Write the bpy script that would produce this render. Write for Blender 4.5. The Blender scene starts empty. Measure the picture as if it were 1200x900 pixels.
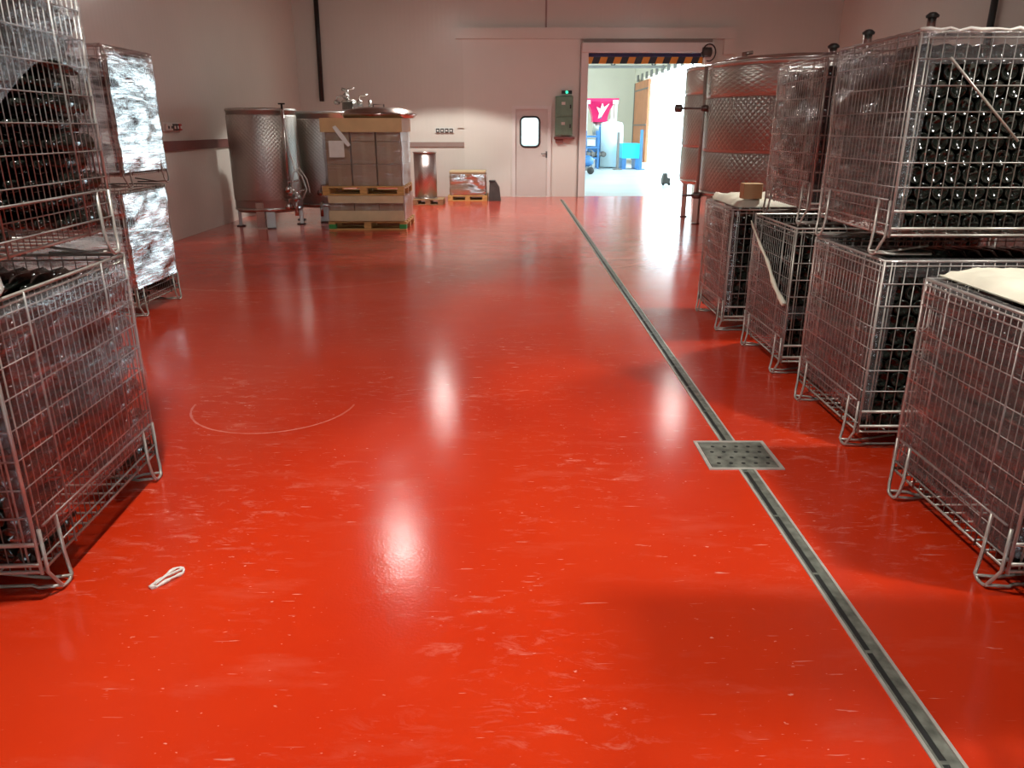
import bpy, math, random
from mathutils import Vector, noise, Matrix
random.seed(7)
S = bpy.context.scene
COL = S.collection
PI = math.pi

# ------------------------------------------------------------------ camera
H = 1.5
FPX = 880.0
PITCH = math.atan(300/FPX)
cam = bpy.data.cameras.new('camera'); camo = bpy.data.objects.new('camera', cam); COL.objects.link(camo)
cam.sensor_width = 36; cam.lens = 36*FPX/1200; cam.clip_end = 500; cam.clip_start = .05
camo.location = (0, 0, H); camo.rotation_euler = (PI/2-PITCH, 0, 0)
S.camera = camo
CP, SP = math.cos(PITCH), math.sin(PITCH)
def ray(u, v):
    xc = (u-600)/FPX; yc = (450-v)/FPX
    return Vector((xc, CP+yc*SP, -SP+yc*CP))
def PZ(u, v, z=0.0):
    d = ray(u, v); return Vector((0, 0, H))+d*((z-H)/d.z)
def PY(u, v, Y):
    d = ray(u, v); return Vector((0, 0, H))+d*(Y/d.y)

# ------------------------------------------------------------------ world and exposure
S.view_settings.view_transform = 'Standard'; S.view_settings.look = 'None'
S.view_settings.gamma = 1; S.view_settings.use_curve_mapping = False
S.view_settings.exposure = 0.12
W = bpy.data.worlds.new('world'); S.world = W; W.use_nodes = True
bg = W.node_tree.nodes['Background']; bg.inputs[0].default_value = (.72, .92, 1, 1); bg.inputs[1].default_value = 6.5

# lamps of the room: two rows of ceiling spots with a deep reflector
LAMP_Z = 3.9
LAMPS = [(-1.45, 14.8, 420, 60), (-1.5, 9.0, 60, 60), (-1.25, 2.2, 370, 58), (3.24, 14.3, 300, 60), (3.25, 6.3, 330, 48), (3.1, 1.6, 400, 52)]   # x, y, watts, half angle
LAMP_COL = (1.0, .975, .91)

# ------------------------------------------------------------------ helpers
class MB:
    def __init__(s): s.v = []; s.f = []; s.sm = []
    def add(s, vs, fs, smooth=False):
        o = len(s.v); s.v += [tuple(x) for x in vs]
        for f in fs: s.f.append([o+i for i in f]); s.sm.append(smooth)
        return s
    def box(s, x0, x1, y0, y1, z0, z1, bev=0):
        if bev:
            b = bev; vs = []
            for z, i in ((z0, b), (z0+b, 0), (z1-b, 0), (z1, b)):
                vs += [(x0+i+(b if i == 0 else 0), y0+i, z), (x1-i-(b if i == 0 else 0), y0+i, z), (x1-i, y0+i+(b if i == 0 else 0), z), (x1-i, y1-i-(b if i == 0 else 0), z),
                       (x1-i-(b if i == 0 else 0), y1-i, z), (x0+i+(b if i == 0 else 0), y1-i, z), (x0+i, y1-i-(b if i == 0 else 0), z), (x0+i, y0+i+(b if i == 0 else 0), z)]
            fs = [list(range(7, -1, -1)), list(range(24, 32))]
            for k in range(3):
                for j in range(8):
                    fs.append([k*8+j, k*8+(j+1) % 8, (k+1)*8+(j+1) % 8, (k+1)*8+j])
            return s.add(vs, fs)
        vs = [(x0, y0, z0), (x1, y0, z0), (x1, y1, z0), (x0, y1, z0), (x0, y0, z1), (x1, y0, z1), (x1, y1, z1), (x0, y1, z1)]
        return s.add(vs, [(3, 2, 1, 0), (4, 5, 6, 7), (0, 1, 5, 4), (1, 2, 6, 5), (2, 3, 7, 6), (3, 0, 4, 7)])
    def tube(s, pts, r, n=6, closed=False, caps=True):
        pts = [Vector(p) for p in pts]; m = len(pts); rings = []
        up = None
        for i, p in enumerate(pts):
            if closed: t = pts[(i+1) % m]-pts[i-1]
            elif i == 0: t = pts[1]-pts[0]
            elif i == m-1: t = pts[-1]-pts[-2]
            else: t = (pts[i+1]-p).normalized()+(p-pts[i-1]).normalized()
            t.normalize()
            if up is None:
                a = Vector((0, 0, 1)) if abs(t.z) < .9 else Vector((1, 0, 0))
                up = (a-t*a.dot(t)).normalized()
            else:
                up = (up-t*up.dot(t)).normalized()
            w = t.cross(up)
            rr = r[i] if isinstance(r, (list, tuple)) else r
            rings.append([p+(up*math.cos(2*PI*k/n+PI/n)+w*math.sin(2*PI*k/n+PI/n))*rr for k in range(n)])
        vs = [v for ring in rings for v in ring]; fs = []
        for i in range(m if closed else m-1):
            a = i*n; b = ((i+1) % m)*n
            for k in range(n): fs.append((a+k, a+(k+1) % n, b+(k+1) % n, b+k))
        if not closed and caps:
            fs.append(tuple(range(n-1, -1, -1))); fs.append(tuple((m-1)*n+k for k in range(n)))
        return s.add(vs, fs, n > 4)
    def lathe(s, prof, c=(0, 0, 0), n=32, axis='z', smooth=True):
        vs = []; fs = []
        for (r, h) in prof:
            for k in range(n):
                a = 2*PI*k/n; x, y, z = r*math.cos(a), r*math.sin(a), h
                if axis == 'y': x, y, z = x, z, y
                if axis == '-y': x, y, z = -x, -z, y
                if axis == 'x': x, y, z = z, x, y
                vs.append((x+c[0], y+c[1], z+c[2]))
        for i in range(len(prof)-1):
            for k in range(n): fs.append((i*n+k, i*n+(k+1) % n, (i+1)*n+(k+1) % n, (i+1)*n+k))
        if prof[0][0] > 1e-6: fs.append(tuple(range(n-1, -1, -1)))
        if prof[-1][0] > 1e-6: fs.append(tuple((len(prof)-1)*n+k for k in range(n)))
        return s.add(vs, fs, smooth)
    def prism(s, poly, axis, a, b):
        n = len(poly); vs = []
        for q in (a, b):
            for (x, y) in poly:
                vs.append({'x': (q, x, y), 'y': (x, q, y), 'z': (x, y, q)}[axis])
        fs = [tuple(range(n)), tuple(range(2*n-1, n-1, -1))]
        for k in range(n): fs.append((k, n+k, n+(k+1) % n, (k+1) % n))
        return s.add(vs, fs)
    def build(s, name, mat, parent=None, loc=None, rz=None):
        me = bpy.data.meshes.new(name); me.from_pydata(s.v, [], s.f); me.validate(); me.update()
        me.polygons.foreach_set('use_smooth', s.sm if len(s.sm) == len(me.polygons) else [False]*len(me.polygons))
        me.materials.append(mat)
        o = bpy.data.objects.new(name, me); COL.objects.link(o)
        if parent: o.parent = parent
        if loc is not None: o.location = loc
        if rz is not None: o.rotation_euler.z = rz
        return o
def tag(o, label=None, cat=None, group=None, kind=None):
    if label: o['label'] = label
    if cat: o['category'] = cat
    if group: o['group'] = group
    if kind: o['kind'] = kind
    return o
def empty(name, loc, label, cat, group=None, rz=0):
    o = bpy.data.objects.new(name, None); COL.objects.link(o); o.location = loc; o.rotation_euler.z = rz
    o.empty_display_size = .1
    return tag(o, label, cat, group)
def struct(o, label, cat='structure'):
    return tag(o, label, cat, None, 'structure')

# ------------------------------------------------------------------ materials
def mat(name, base=(.5, .5, .5), rough=.5, metal=0, **kw):
    m = bpy.data.materials.new(name); m.use_nodes = True
    b = m.node_tree.nodes['Principled BSDF']
    b.inputs['Base Color'].default_value = (*base, 1); b.inputs['Roughness'].default_value = rough; b.inputs['Metallic'].default_value = metal
    for k, v in kw.items(): b.inputs[k.replace('_', ' ')].default_value = v
    return m
def nd(m, t, **kw):
    n = m.node_tree.nodes.new(t)
    for k, v in kw.items(): setattr(n, k, v)
    return n
def lk(m, a, b): m.node_tree.links.new(a, b)
def math_n(m, op, a, b=None, c=None):
    n = nd(m, 'ShaderNodeMath', operation=op)
    for i, x in enumerate((a, b, c)):
        if x is None: continue
        if isinstance(x, (int, float)): n.inputs[i].default_value = x
        else: lk(m, x, n.inputs[i])
    return n.outputs[0]
def bsdf(m): return m.node_tree.nodes['Principled BSDF']
def coords(m, scale=(1, 1, 1), rot=(0, 0, 0), kind='Object'):
    t = nd(m, 'ShaderNodeTexCoord'); mp = nd(m, 'ShaderNodeMapping')
    mp.inputs['Scale'].default_value = scale; mp.inputs['Rotation'].default_value = rot
    lk(m, t.outputs[kind], mp.inputs[0]); return mp.outputs[0]
def noise_n(m, vec, scale, detail=3, rough=.5, dist=0):
    n = nd(m, 'ShaderNodeTexNoise'); n.inputs['Scale'].default_value = scale; n.inputs['Detail'].default_value = detail
    n.inputs['Roughness'].default_value = rough; n.inputs['Distortion'].default_value = dist
    lk(m, vec, n.inputs['Vector']); return n.outputs['Fac']
def ramp(m, fac, stops):
    r = nd(m, 'ShaderNodeValToRGB'); e = r.color_ramp.elements
    while len(e) < len(stops): e.new(.5)
    for el, (p, c) in zip(e, stops):
        el.position = p; el.color = (*c, 1) if len(c) == 3 else c
    lk(m, fac, r.inputs[0]); return r.outputs[0]
def mixc(m, fac, a, b):
    n = nd(m, 'ShaderNodeMix', data_type='RGBA')
    if isinstance(fac, (int, float)): n.inputs[0].default_value = fac
    else: lk(m, fac, n.inputs[0])
    for s_, x in ((n.inputs[6], a), (n.inputs[7], b)):
        if isinstance(x, tuple): s_.default_value = (*x, 1)
        else: lk(m, x, s_)
    return n.outputs[2]
def bump(m, h, strength, dist=.01):
    n = nd(m, 'ShaderNodeBump'); n.inputs['Strength'].default_value = strength; n.inputs['Distance'].default_value = dist
    lk(m, h, n.inputs['Height']); return n.outputs[0]
def vary(m, base, amt, scale, sc=(1, 1, 1), detail=4):
    f = noise_n(m, coords(m, sc), scale, detail)
    d = tuple(max(0, c*(1-amt)) for c in base); l = tuple(min(1, c*(1+amt)) for c in base)
    lk(m, ramp(m, f, [(.3, d), (.7, l)]), bsdf(m).inputs['Base Color']); return f

M = {}
# red epoxy floor: scuffs, scratches, worn arcs
def floor_mat():
    m = mat('red_epoxy', (.60, .022, .008), .2)
    b = bsdf(m); c = coords(m)
    big = noise_n(m, c, .55, 5, .6)
    col = ramp(m, big, [(.3, (.54, .025, .005)), (.7, (.64, .042, .008))])
    # long faint sweeps
    sw = noise_n(m, coords(m, (1.2, 4, 1), (0, 0, .35)), 1.3, 8, .65)
    col = mixc(m, math_n(m, 'MULTIPLY', ramp(m, sw, [(.56, (0, 0, 0)), (.78, (1, 1, 1))]), .13), col, (.75, .30, .2))
    # pale wall sheen painted into the far floor colour, with scuff patches
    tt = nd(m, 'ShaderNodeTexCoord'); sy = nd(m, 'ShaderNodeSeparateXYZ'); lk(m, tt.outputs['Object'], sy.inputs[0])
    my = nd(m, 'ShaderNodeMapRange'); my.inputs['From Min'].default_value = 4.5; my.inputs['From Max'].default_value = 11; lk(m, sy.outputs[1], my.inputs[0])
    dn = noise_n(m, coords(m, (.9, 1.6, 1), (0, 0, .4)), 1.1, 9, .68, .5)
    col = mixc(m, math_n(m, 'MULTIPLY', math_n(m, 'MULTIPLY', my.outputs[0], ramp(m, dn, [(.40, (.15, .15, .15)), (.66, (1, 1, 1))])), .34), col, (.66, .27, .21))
    # patchy dust close up
    du = noise_n(m, coords(m, (3.0, 7.5, 1), (0, 0, .5)), 2.6, 10, .72, .6)
    du2 = noise_n(m, c, .9, 3)
    f = math_n(m, 'MULTIPLY', ramp(m, du, [(.54, (0, 0, 0)), (.74, (1, 1, 1))]), ramp(m, du2, [(.45, (0, 0, 0)), (.62, (1, 1, 1))]))
    col = mixc(m, math_n(m, 'MULTIPLY', f, .4), col, (.86, .42, .30))
    # pale specks
    sp = noise_n(m, coords(m, (1, 2.2, 1), (0, 0, .2)), 34, 2, .5)
    col = mixc(m, math_n(m, 'MULTIPLY', math_n(m, 'MULTIPLY', ramp(m, sp, [(.70, (0, 0, 0)), (.76, (1, 1, 1))]), ramp(m, noise_n(m, c, 1.7, 2), [(.42, (0, 0, 0)), (.6, (1, 1, 1))])), .6), col, (.9, .55, .42))
    # fine scratches
    for rot, sc, s2, th, k in ((.9, (2.2, 26, 1), 2.6, .68, .5), (2.2, (2, 30, 1), 3.1, .695, .45), (.1, (3, 22, 1), 2.9, .69, .4)):
        sn = noise_n(m, coords(m, sc, (0, 0, rot)), s2, 3, .5, .2)
        gate = noise_n(m, coords(m, (1, 1, 1), (0, 0, rot)), 2.3, 2)
        ff = math_n(m, 'MULTIPLY', ramp(m, sn, [(th, (0, 0, 0)), (th+.05, (1, 1, 1))]), ramp(m, gate, [(.5, (0, 0, 0)), (.62, (1, 1, 1))]))
        col = mixc(m, math_n(m, 'MULTIPLY', ff, k), col, (.9, .6, .46))
    # a tyre-turn arc
    t = nd(m, 'ShaderNodeTexCoord'); sx = nd(m, 'ShaderNodeSeparateXYZ'); lk(m, t.outputs['Object'], sx.inputs[0])
    def arc(cx, cy, R, w, k, ylim):
        nonlocal col
        dx = math_n(m, 'SUBTRACT', sx.outputs[0], cx); dy = math_n(m, 'SUBTRACT', sx.outputs[1], cy)
        r = math_n(m, 'SQRT', math_n(m, 'ADD', math_n(m, 'MULTIPLY', dx, dx), math_n(m, 'MULTIPLY', dy, dy)))
        e = math_n(m, 'ABSOLUTE', math_n(m, 'SUBTRACT', r, R))
        e = math_n(m, 'ADD', e, math_n(m, 'MULTIPLY', noise_n(m, c, 26, 3), w*.9))
        a = math_n(m, 'LESS_THAN', e, w)
        a = math_n(m, 'MULTIPLY', a, math_n(m, 'LESS_THAN', dy, ylim))
        a = math_n(m, 'MULTIPLY', a, ramp(m, noise_n(m, c, 3.1, 5, .65), [(.38, (.25, .25, .25)), (.58, (1, 1, 1))]))
        col = mixc(m, math_n(m, 'MULTIPLY', a, k), col, (.85, .36, .26))
    arc(-1.36, 4.06, .455, .011, .5, -.02)
    arc(-2.6, 9.4, 2.2, .05, .18, -.9)
    arc(.2, 9.9, 1.7, .04, .15, -.6)
    lk(m, col, b.inputs['Base Color'])
    rn = noise_n(m, c, 3.0, 6, .6)
    rr = nd(m, 'ShaderNodeMapRange'); rr.inputs['To Min'].default_value = .11; rr.inputs['To Max'].default_value = .21
    lk(m, rn, rr.inputs[0]); lk(m, math_n(m, 'ADD', rr.outputs[0], math_n(m, 'MULTIPLY', f, .2)), b.inputs['Roughness'])
    h = math_n(m, 'ADD', noise_n(m, c, 90, 2), math_n(m, 'MULTIPLY', noise_n(m, c, 5, 2), 2.0))
    lk(m, bump(m, h, .10, .004), b.inputs['Normal'])
    return m
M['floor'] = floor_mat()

def wall_mat(name, base, rough=.33):
    m = mat(name, base, rough)
    c = coords(m); vary(m, base, .03, .7)
    w = nd(m, 'ShaderNodeTexWave', wave_type='BANDS', bands_direction='X'); w.inputs['Scale'].default_value = 3.2
    mp = nd(m, 'ShaderNodeVectorMath', operation='MULTIPLY'); mp.inputs[1].default_value = (1, 1, 0)
    lk(m, c, mp.inputs[0])
    ad = nd(m, 'ShaderNodeSeparateXYZ'); lk(m, mp.outputs[0], ad.inputs[0])
    cb = nd(m, 'ShaderNodeCombineXYZ'); lk(m, math_n(m, 'ADD', ad.outputs[0], ad.outputs[1]), cb.inputs[0])
    lk(m, cb.outputs[0], w.inputs['Vector'])
    lk(m, bump(m, w.outputs['Fac'], .12, .004), bsdf(m).inputs['Normal'])
    return m
M['wall'] = wall_mat('cream_wall_panel', (.70, .665, .60))
M['wall_side'] = wall_mat('cream_side_panel', (.70, .665, .60), .25)
M['white_panel'] = wall_mat('white_panel', (.73, .70, .635))
M['ceiling'] = mat('ceiling_panel', (.34, .31, .285), .6); vary(M['ceiling'], (.34, .31, .285), .04, .5)
M['maroon'] = mat('maroon_rail', (.20, .07, .06), .5); vary(M['maroon'], (.20, .07, .06), .1, 6)
M['brown_rail'] = mat('brown_rail', (.33, .24, .21), .5); vary(M['brown_rail'], (.33, .24, .21), .08, 6)
M['door'] = mat('door_paint', (.66, .62, .575), .35); vary(M['door'], (.66, .62, .575), .03, 2)
M['door_frame'] = mat('door_frame_paint', (.75, .72, .68), .3); vary(M['door_frame'], (.75, .72, .68), .03, 3)
M['glass_dark'] = mat('dark_rubber', (.02, .025, .03), .5); vary(M['glass_dark'], (.02, .025, .03), .2, 8)
def glass():
    m = mat('window_glass', (1, 1, 1), .02); nt = m.node_tree
    out = nt.nodes['Material Output']; mx = nd(m, 'ShaderNodeMixShader'); tr = nd(m, 'ShaderNodeBsdfTransparent'); gl = nd(m, 'ShaderNodeBsdfGlossy')
    gl.inputs['Roughness'].default_value = .03; tr.inputs[0].default_value = (.86, .93, .97, 1); mx.inputs[0].default_value = .1
    lk(m, tr.outputs[0], mx.inputs[1]); lk(m, gl.outputs[0], mx.inputs[2]); lk(m, mx.outputs[0], out.inputs[0]); return m
M['glass'] = glass()
def steel(name, base=(.62, .60, .57), rough=.26, dimple=False):
    m = mat(name, base, rough, 1.0); b = bsdf(m)
    vary(m, base, .08, 3, (1, 1, .15))
    if dimple:
        t = nd(m, 'ShaderNodeTexCoord'); s = nd(m, 'ShaderNodeSeparateXYZ'); lk(m, t.outputs['Object'], s.inputs[0])
        a = math_n(m, 'MULTIPLY', math_n(m, 'ARCTAN2', s.outputs[1], s.outputs[0]), dimple)
        k = 2*PI/(.06 if dimple < 1 else .08)
        p = math_n(m, 'ADD', a, s.outputs[2]); q = math_n(m, 'SUBTRACT', a, s.outputs[2])
        h = math_n(m, 'MULTIPLY', math_n(m, 'SINE', math_n(m, 'MULTIPLY', p, k*.5)), math_n(m, 'SINE', math_n(m, 'MULTIPLY', q, k*.5)))
        h = math_n(m, 'POWER', math_n(m, 'ABSOLUTE', h), .6)
        lk(m, bump(m, h, .32 if dimple < 1 else .45, .012), b.inputs['Normal'])
    return m
M['steel'] = steel('brushed_stainless')
M['steel_soft'] = steel('satin_stainless', (.58, .58, .55), .46)
M['dimple_small'] = steel('dimpled_stainless', (.60, .59, .55), .34, .5)
M['dimple_big'] = steel('dimpled_stainless_large', (.46, .45, .42), .34, 1.15)
M['steel_dark'] = steel('dull_steel', (.20, .19, .18), .4)
M['red_sheen_steel'] = steel('stainless_red_sheen', (.50, .42, .40), .28, .22)  # reflection of the red floor tinted into the drum's steel colour
M['lid'] = steel('brown_tinted_lid', (.42, .33, .29), .22)
M['grate'] = mat('drain_steel', (.22, .235, .20), .45, .5); vary(M['grate'], (.22, .235, .195), .45, 22)
M['drain_edge'] = mat('drain_edge_steel', (.54, .53, .47), .4, .35); vary(M['drain_edge'], (.54, .53, .47), .15, 12)
M['drain_dark'] = mat('drain_slot_shadow', (.012, .013, .012), .7); vary(M['drain_dark'], (.012, .013, .012), .2, 9)
M['wire'] = mat('galvanised_wire', (.29, .275, .25), .38, .55); vary(M['wire'], (.29, .275, .25), .16, 14)
M['wire_bright'] = mat('bright_galvanised_rod', (.44, .42, .37), .34, .4); vary(M['wire_bright'], (.44, .42, .37), .12, 10)
M['bottle'] = mat('dark_bottle_glass', (.008, .011, .008), .12, 0, IOR=1.5)
vary(M['bottle'], (.010, .013, .010), .4, 4)
M['foam'] = mat('white_foam_sheet', (.74, .70, .58), .6); vary(M['foam'], (.74, .70, .56), .12, 5)
M['carton'] = mat('brown_carton', (.36, .24, .14), .65); vary(M['carton'], (.36, .24, .14), .1, 5)
M['tape'] = mat('brown_tape', (.40, .28, .165), .4); vary(M['tape'], (.40, .28, .165), .06, 6)
M['carton_light'] = mat('tan_carton', (.55, .36, .17), .6); vary(M['carton_light'], (.55, .36, .17), .07, 5)
M['board'] = mat('pale_board', (.62, .50, .30), .6); vary(M['board'], (.62, .50, .30), .1, 5)
M['wood'] = mat('pallet_pine', (.60, .36, .12), .65); vary(M['wood'], (.60, .36, .12), .22, 6, (1, 8, 8))
M['wood_grey'] = mat('dirty_pallet_pine', (.35, .22, .11), .7); vary(M['wood_grey'], (.35, .22, .11), .25, 6, (1, 8, 8))
M['green_block'] = mat('green_painted_block', (.04, .30, .07), .6); vary(M['green_block'], (.04, .30, .07), .15, 9)
M['paper'] = mat('white_paper', (.72, .70, .64), .6); vary(M['paper'], (.72, .70, .64), .05, 20)
M['cab_green'] = mat('green_cabinet_enamel', (.17, .30, .20), .35); vary(M['cab_green'], (.17, .30, .20), .12, 7)
M['white_plastic'] = mat('white_plastic', (.75, .74, .70), .4); vary(M['white_plastic'], (.75, .74, .70), .04, 8)
M['black'] = mat('black_plastic', (.015, .014, .013), .4); vary(M['black'], (.015, .014, .013), .2, 8)
M['dark_grey'] = mat('dark_grey_plastic', (.09, .085, .08), .5); vary(M['dark_grey'], (.07, .065, .06), .2, 8)
M['red_plastic'] = mat('red_plastic', (.5, .03, .03), .4); vary(M['red_plastic'], (.5, .03, .03), .1, 8)
def emit(name, c, s):
    m = mat(name, (0, 0, 0)); b = bsdf(m); b.inputs['Emission Color'].default_value = (*c, 1); b.inputs['Emission Strength'].default_value = s; return m
M['green_light'] = emit('green_pilot_light', (.05, .9, .45), 1.6)
M['lamp_glow'] = emit('lamp_lens', LAMP_COL, 95)
M['scrap'] = mat('white_plastic_scrap', (.80, .74, .68), .35); vary(M['scrap'], (.80, .74, .68), .08, 30)
# hall beyond
M['hall_wall'] = mat('hall_cream_render', (.68, .63, .52), .8); vary(M['hall_wall'], (.68, .63, .52), .04, .6)
M['hall_floor'] = mat('hall_concrete', (.50, .56, .58), .35); vary(M['hall_floor'], (.50, .56, .58), .12, .5)
M['yard'] = mat('pale_yard', (.8, .8, .78), .8); vary(M['yard'], (.8, .8, .78), .06, .4)
M['magenta'] = mat('magenta_hopper_paint', (.75, .012, .13), .35); vary(M['magenta'], (.75, .012, .13), .06, 2)
M['cyan'] = mat('cyan_plastic', (.02, .58, .80), .4); vary(M['cyan'], (.02, .58, .80), .08, 2)
M['blue'] = mat('blue_steel_paint', (.05, .18, .42), .4); vary(M['blue'], (.05, .18, .42), .12, 2)
M['pale_blue'] = mat('pale_blue_tank_plastic', (.70, .88, .92), .4); vary(M['pale_blue'], (.70, .88, .92), .05, 1)
M['orange_door'] = mat('rust_orange_door', (.52, .20, .09), .55); vary(M['orange_door'], (.52, .20, .09), .1, 1.5)
M['truss'] = mat('grey_truss_paint', (.16, .15, .14), .5); vary(M['truss'], (.16, .15, .14), .1, 3)
def hazard():
    m = mat('hazard_stripes', (.8, .35, .02), .5); b = bsdf(m)
    t = nd(m, 'ShaderNodeTexCoord'); s = nd(m, 'ShaderNodeSeparateXYZ'); lk(m, t.outputs['Object'], s.inputs[0])
    k = math_n(m, 'FRACT', math_n(m, 'DIVIDE', math_n(m, 'SUBTRACT', s.outputs[0], math_n(m, 'MULTIPLY', s.outputs[2], .35)), .31))
    f = math_n(m, 'GREATER_THAN', k, .5)
    lk(m, mixc(m, f, (.02, .018, .03), (.75, .30, .025)), b.inputs['Base Color']); return m
M['hazard'] = hazard()
M['navy'] = mat('navy_pvc', (.035, .04, .16), .4); vary(M['navy'], (.035, .04, .16), .1, 4)

def film_mat(name, base_f=.07, gain=.55, rough=.10, haze=.045, bs=.6, scale=1.0, tint=(1, 1, 1), streak=False):
    m = bpy.data.materials.new(name); m.use_nodes = True; nt = m.node_tree; nt.nodes.clear()
    out = nd(m, 'ShaderNodeOutputMaterial')
    tr = nd(m, 'ShaderNodeBsdfTransparent'); tr.inputs[0].default_value = (.93, .92, .93, 1)
    gl = nd(m, 'ShaderNodeBsdfGlossy'); gl.inputs['Roughness'].default_value = rough; gl.inputs[0].default_value = (*tint, 1)
    df = nd(m, 'ShaderNodeBsdfDiffuse'); df.inputs[0].default_value = (.8, .78, .78, 1)
    c1 = coords(m, (2.0*scale, 2.0*scale, 9*scale), (.5, .25, 0)); c2 = coords(m, (1.4*scale, 1.4*scale, 16*scale), (-.3, .2, 0)); c3 = coords(m)
    n1 = noise_n(m, c1, 2.2, 6, .6, 1.2); n2 = noise_n(m, c2, 3.0, 5, .6, .8); n3 = noise_n(m, c3, 9*scale, 3, .5)
    h = math_n(m, 'ADD', math_n(m, 'ADD', n1, math_n(m, 'MULTIPLY', n2, .6)), math_n(m, 'MULTIPLY', n3, .25))
    bp = bump(m, h, bs, .05)
    lk(m, bp, gl.inputs['Normal'])
    lw = nd(m, 'ShaderNodeLayerWeight'); lw.inputs['Blend'].default_value = .5; lk(m, bp, lw.inputs['Normal'])
    f = math_n(m, 'ADD', math_n(m, 'MULTIPLY', math_n(m, 'POWER', lw.outputs['Facing'], 2.6), gain), base_f)
    if not streak:
        n5 = noise_n(m, coords(m, (1.1, 1.1, 13), (.55, .3, 0)), 2.4, 4, .55, .5)
        f = math_n(m, 'MULTIPLY', f, ramp(m, n1, [(.35, (.45, .45, .45)), (.65, (1, 1, 1))]))
        f = math_n(m, 'ADD', f, math_n(m, 'MULTIPLY', ramp(m, n5, [(.60, (0, 0, 0)), (.67, (1, 1, 1))]), .22))
    if streak:
        n4 = noise_n(m, coords(m, (1, 1.2, 5.5), (.75, 0, 0)), 2.1, 6, .62, .8)
        f = math_n(m, 'MULTIPLY', f, ramp(m, n4, [(.36, (.12, .12, .12)), (.50, (.55, .55, .55)), (.60, (1, 1, 1))]))
    hz = math_n(m, 'MULTIPLY', ramp(m, n2, [(.35, (.25, .25, .25)), (.75, (1, 1, 1))]), haze)
    a = nd(m, 'ShaderNodeMixShader'); lk(m, hz, a.inputs[0]); lk(m, tr.outputs[0], a.inputs[1]); lk(m, df.outputs[0], a.inputs[2])
    b = nd(m, 'ShaderNodeMixShader'); lk(m, f, b.inputs[0]); lk(m, a.outputs[0], b.inputs[1]); lk(m, gl.outputs[0], b.inputs[2])
    lk(m, b.outputs[0], out.inputs[0]); return m
M['film'] = film_mat('clear_stretch_film', .05, .55, .10, .085, .20)
M['film_wrinkled'] = film_mat('wrinkled_stretch_film', .75, .3, .07, .05, .13, .8, streak=True)
M['film_carton'] = film_mat('carton_stretch_film', .08, .9, .10, .04, .25, .7)

# ------------------------------------------------------------------ setting
XL, XR, YB, YF, ZC = -4.72, 7.1, 17.85, -7.0, 4.7
DX0, DX1 = PY(685, 200, YB).x, PY(814, 200, YB).x      # loading opening
DZ = PY(750, 62, YB).z
wx0, wx1 = PY(610, 155, YB).x, PY(632, 155, YB).x      # window in the small door
wz0, wz1 = PY(620, 172, YB).z, PY(620, 137, YB).z
px0, px1 = PY(600, 200, YB).x, PY(645, 200, YB).x
pz = PY(620, 124, YB).z

fl = MB().box(XL-.2, XR+.2, YF-.2, YB+.1, -.2, 0)
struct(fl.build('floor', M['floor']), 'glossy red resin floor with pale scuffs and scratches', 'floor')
ce = MB().box(XL-.2, XR+.2, YF-.2, YB+.2, ZC, ZC+.2)
struct(ce.build('ceiling', M['ceiling']), 'pale panel ceiling above the red floored cellar', 'ceiling')
struct(MB().box(XL-.2, XL, YF-.2, YB+.2, -.05, ZC+.1).build('wall_left', M['wall_side']), 'cream panel wall on the left with a maroon rail', 'wall')
struct(MB().box(XR, XR+.2, YF-.2, YB+.2, -.05, ZC+.1).build('wall_right', M['wall_side']), 'cream panel wall on the right behind the tanks', 'wall')
T = .15
wb = MB()
dxa, dxb, dza = px0+.06, px1-.06, pz-.05               # small door hole
wb.box(XL, dxa, YB, YB+T, 0, ZC); wb.box(dxa, dxb, YB, YB+T, dza, ZC); wb.box(dxb, DX0, YB, YB+T, 0, ZC)
wb.box(DX0, DX1, YB, YB+T, DZ, ZC); wb.box(DX1, XR, YB, YB+T, 0, ZC)
struct(wb.build('wall_back', M['wall']), 'cream panel wall at the far end with the loading doorway', 'wall')
# rear wall (behind the camera) with a tall doorway letting daylight in
wr = MB().box(XL, -.6, YF-.15, YF, 0, ZC).box(-.6, 2.0, YF-.15, YF, 2.7, ZC).box(2.0, XR, YF-.15, YF, 0, ZC)
struct(wr.build('wall_rear', M['wall']), 'cream wall behind the viewer with a wide open doorway', 'wall')
struct(MB().box(-30, 34, -40, YF-.2, -.25, -.03).build('ground_yard_rear', M['yard']), 'pale yard outside the rear doorway', 'ground')

# proud wall panel, frame and ledge around the small door and the loading doorway
a = PY(545, 200, YB).x; b_ = PY(676, 200, YB).x; zt = PY(600, 46, YB).z
pn = MB()
pn.box(a, dxa, YB-.05, YB, 0, zt); pn.box(dxa, dxb, YB-.05, YB, dza, zt); pn.box(dxb, b_, YB-.05, YB, 0, zt)
struct(pn.build('trim_1', M['white_panel']), 'proud cream panel holding the small door with a window', 'wall panel')
a0 = PY(534, 40, YB).x; a1 = PY(862, 40, YB).x; z0 = PY(700, 46, YB).z; z1 = PY(700, 33, YB).z
struct(MB().box(a0, a1, YB-.12, YB, z0, z1).build('trim_2', M['wall']), 'cream horizontal casing running above the loading doorway', 'casing')
struct(MB().box(a1-.25, a1, YB-.1, YB, PY(850, 64, YB).z, z0).build('trim_3', M['wall']), 'short cream casing dropping right of the loading doorway', 'casing')
struct(MB().box(a0, a0+.2, YB-.04, YB, PY(534, 150, YB).z, z0).build('trim_4', M['wall']), 'cream casing strip dropping left of the proud panel', 'casing')
k = 5
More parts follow.
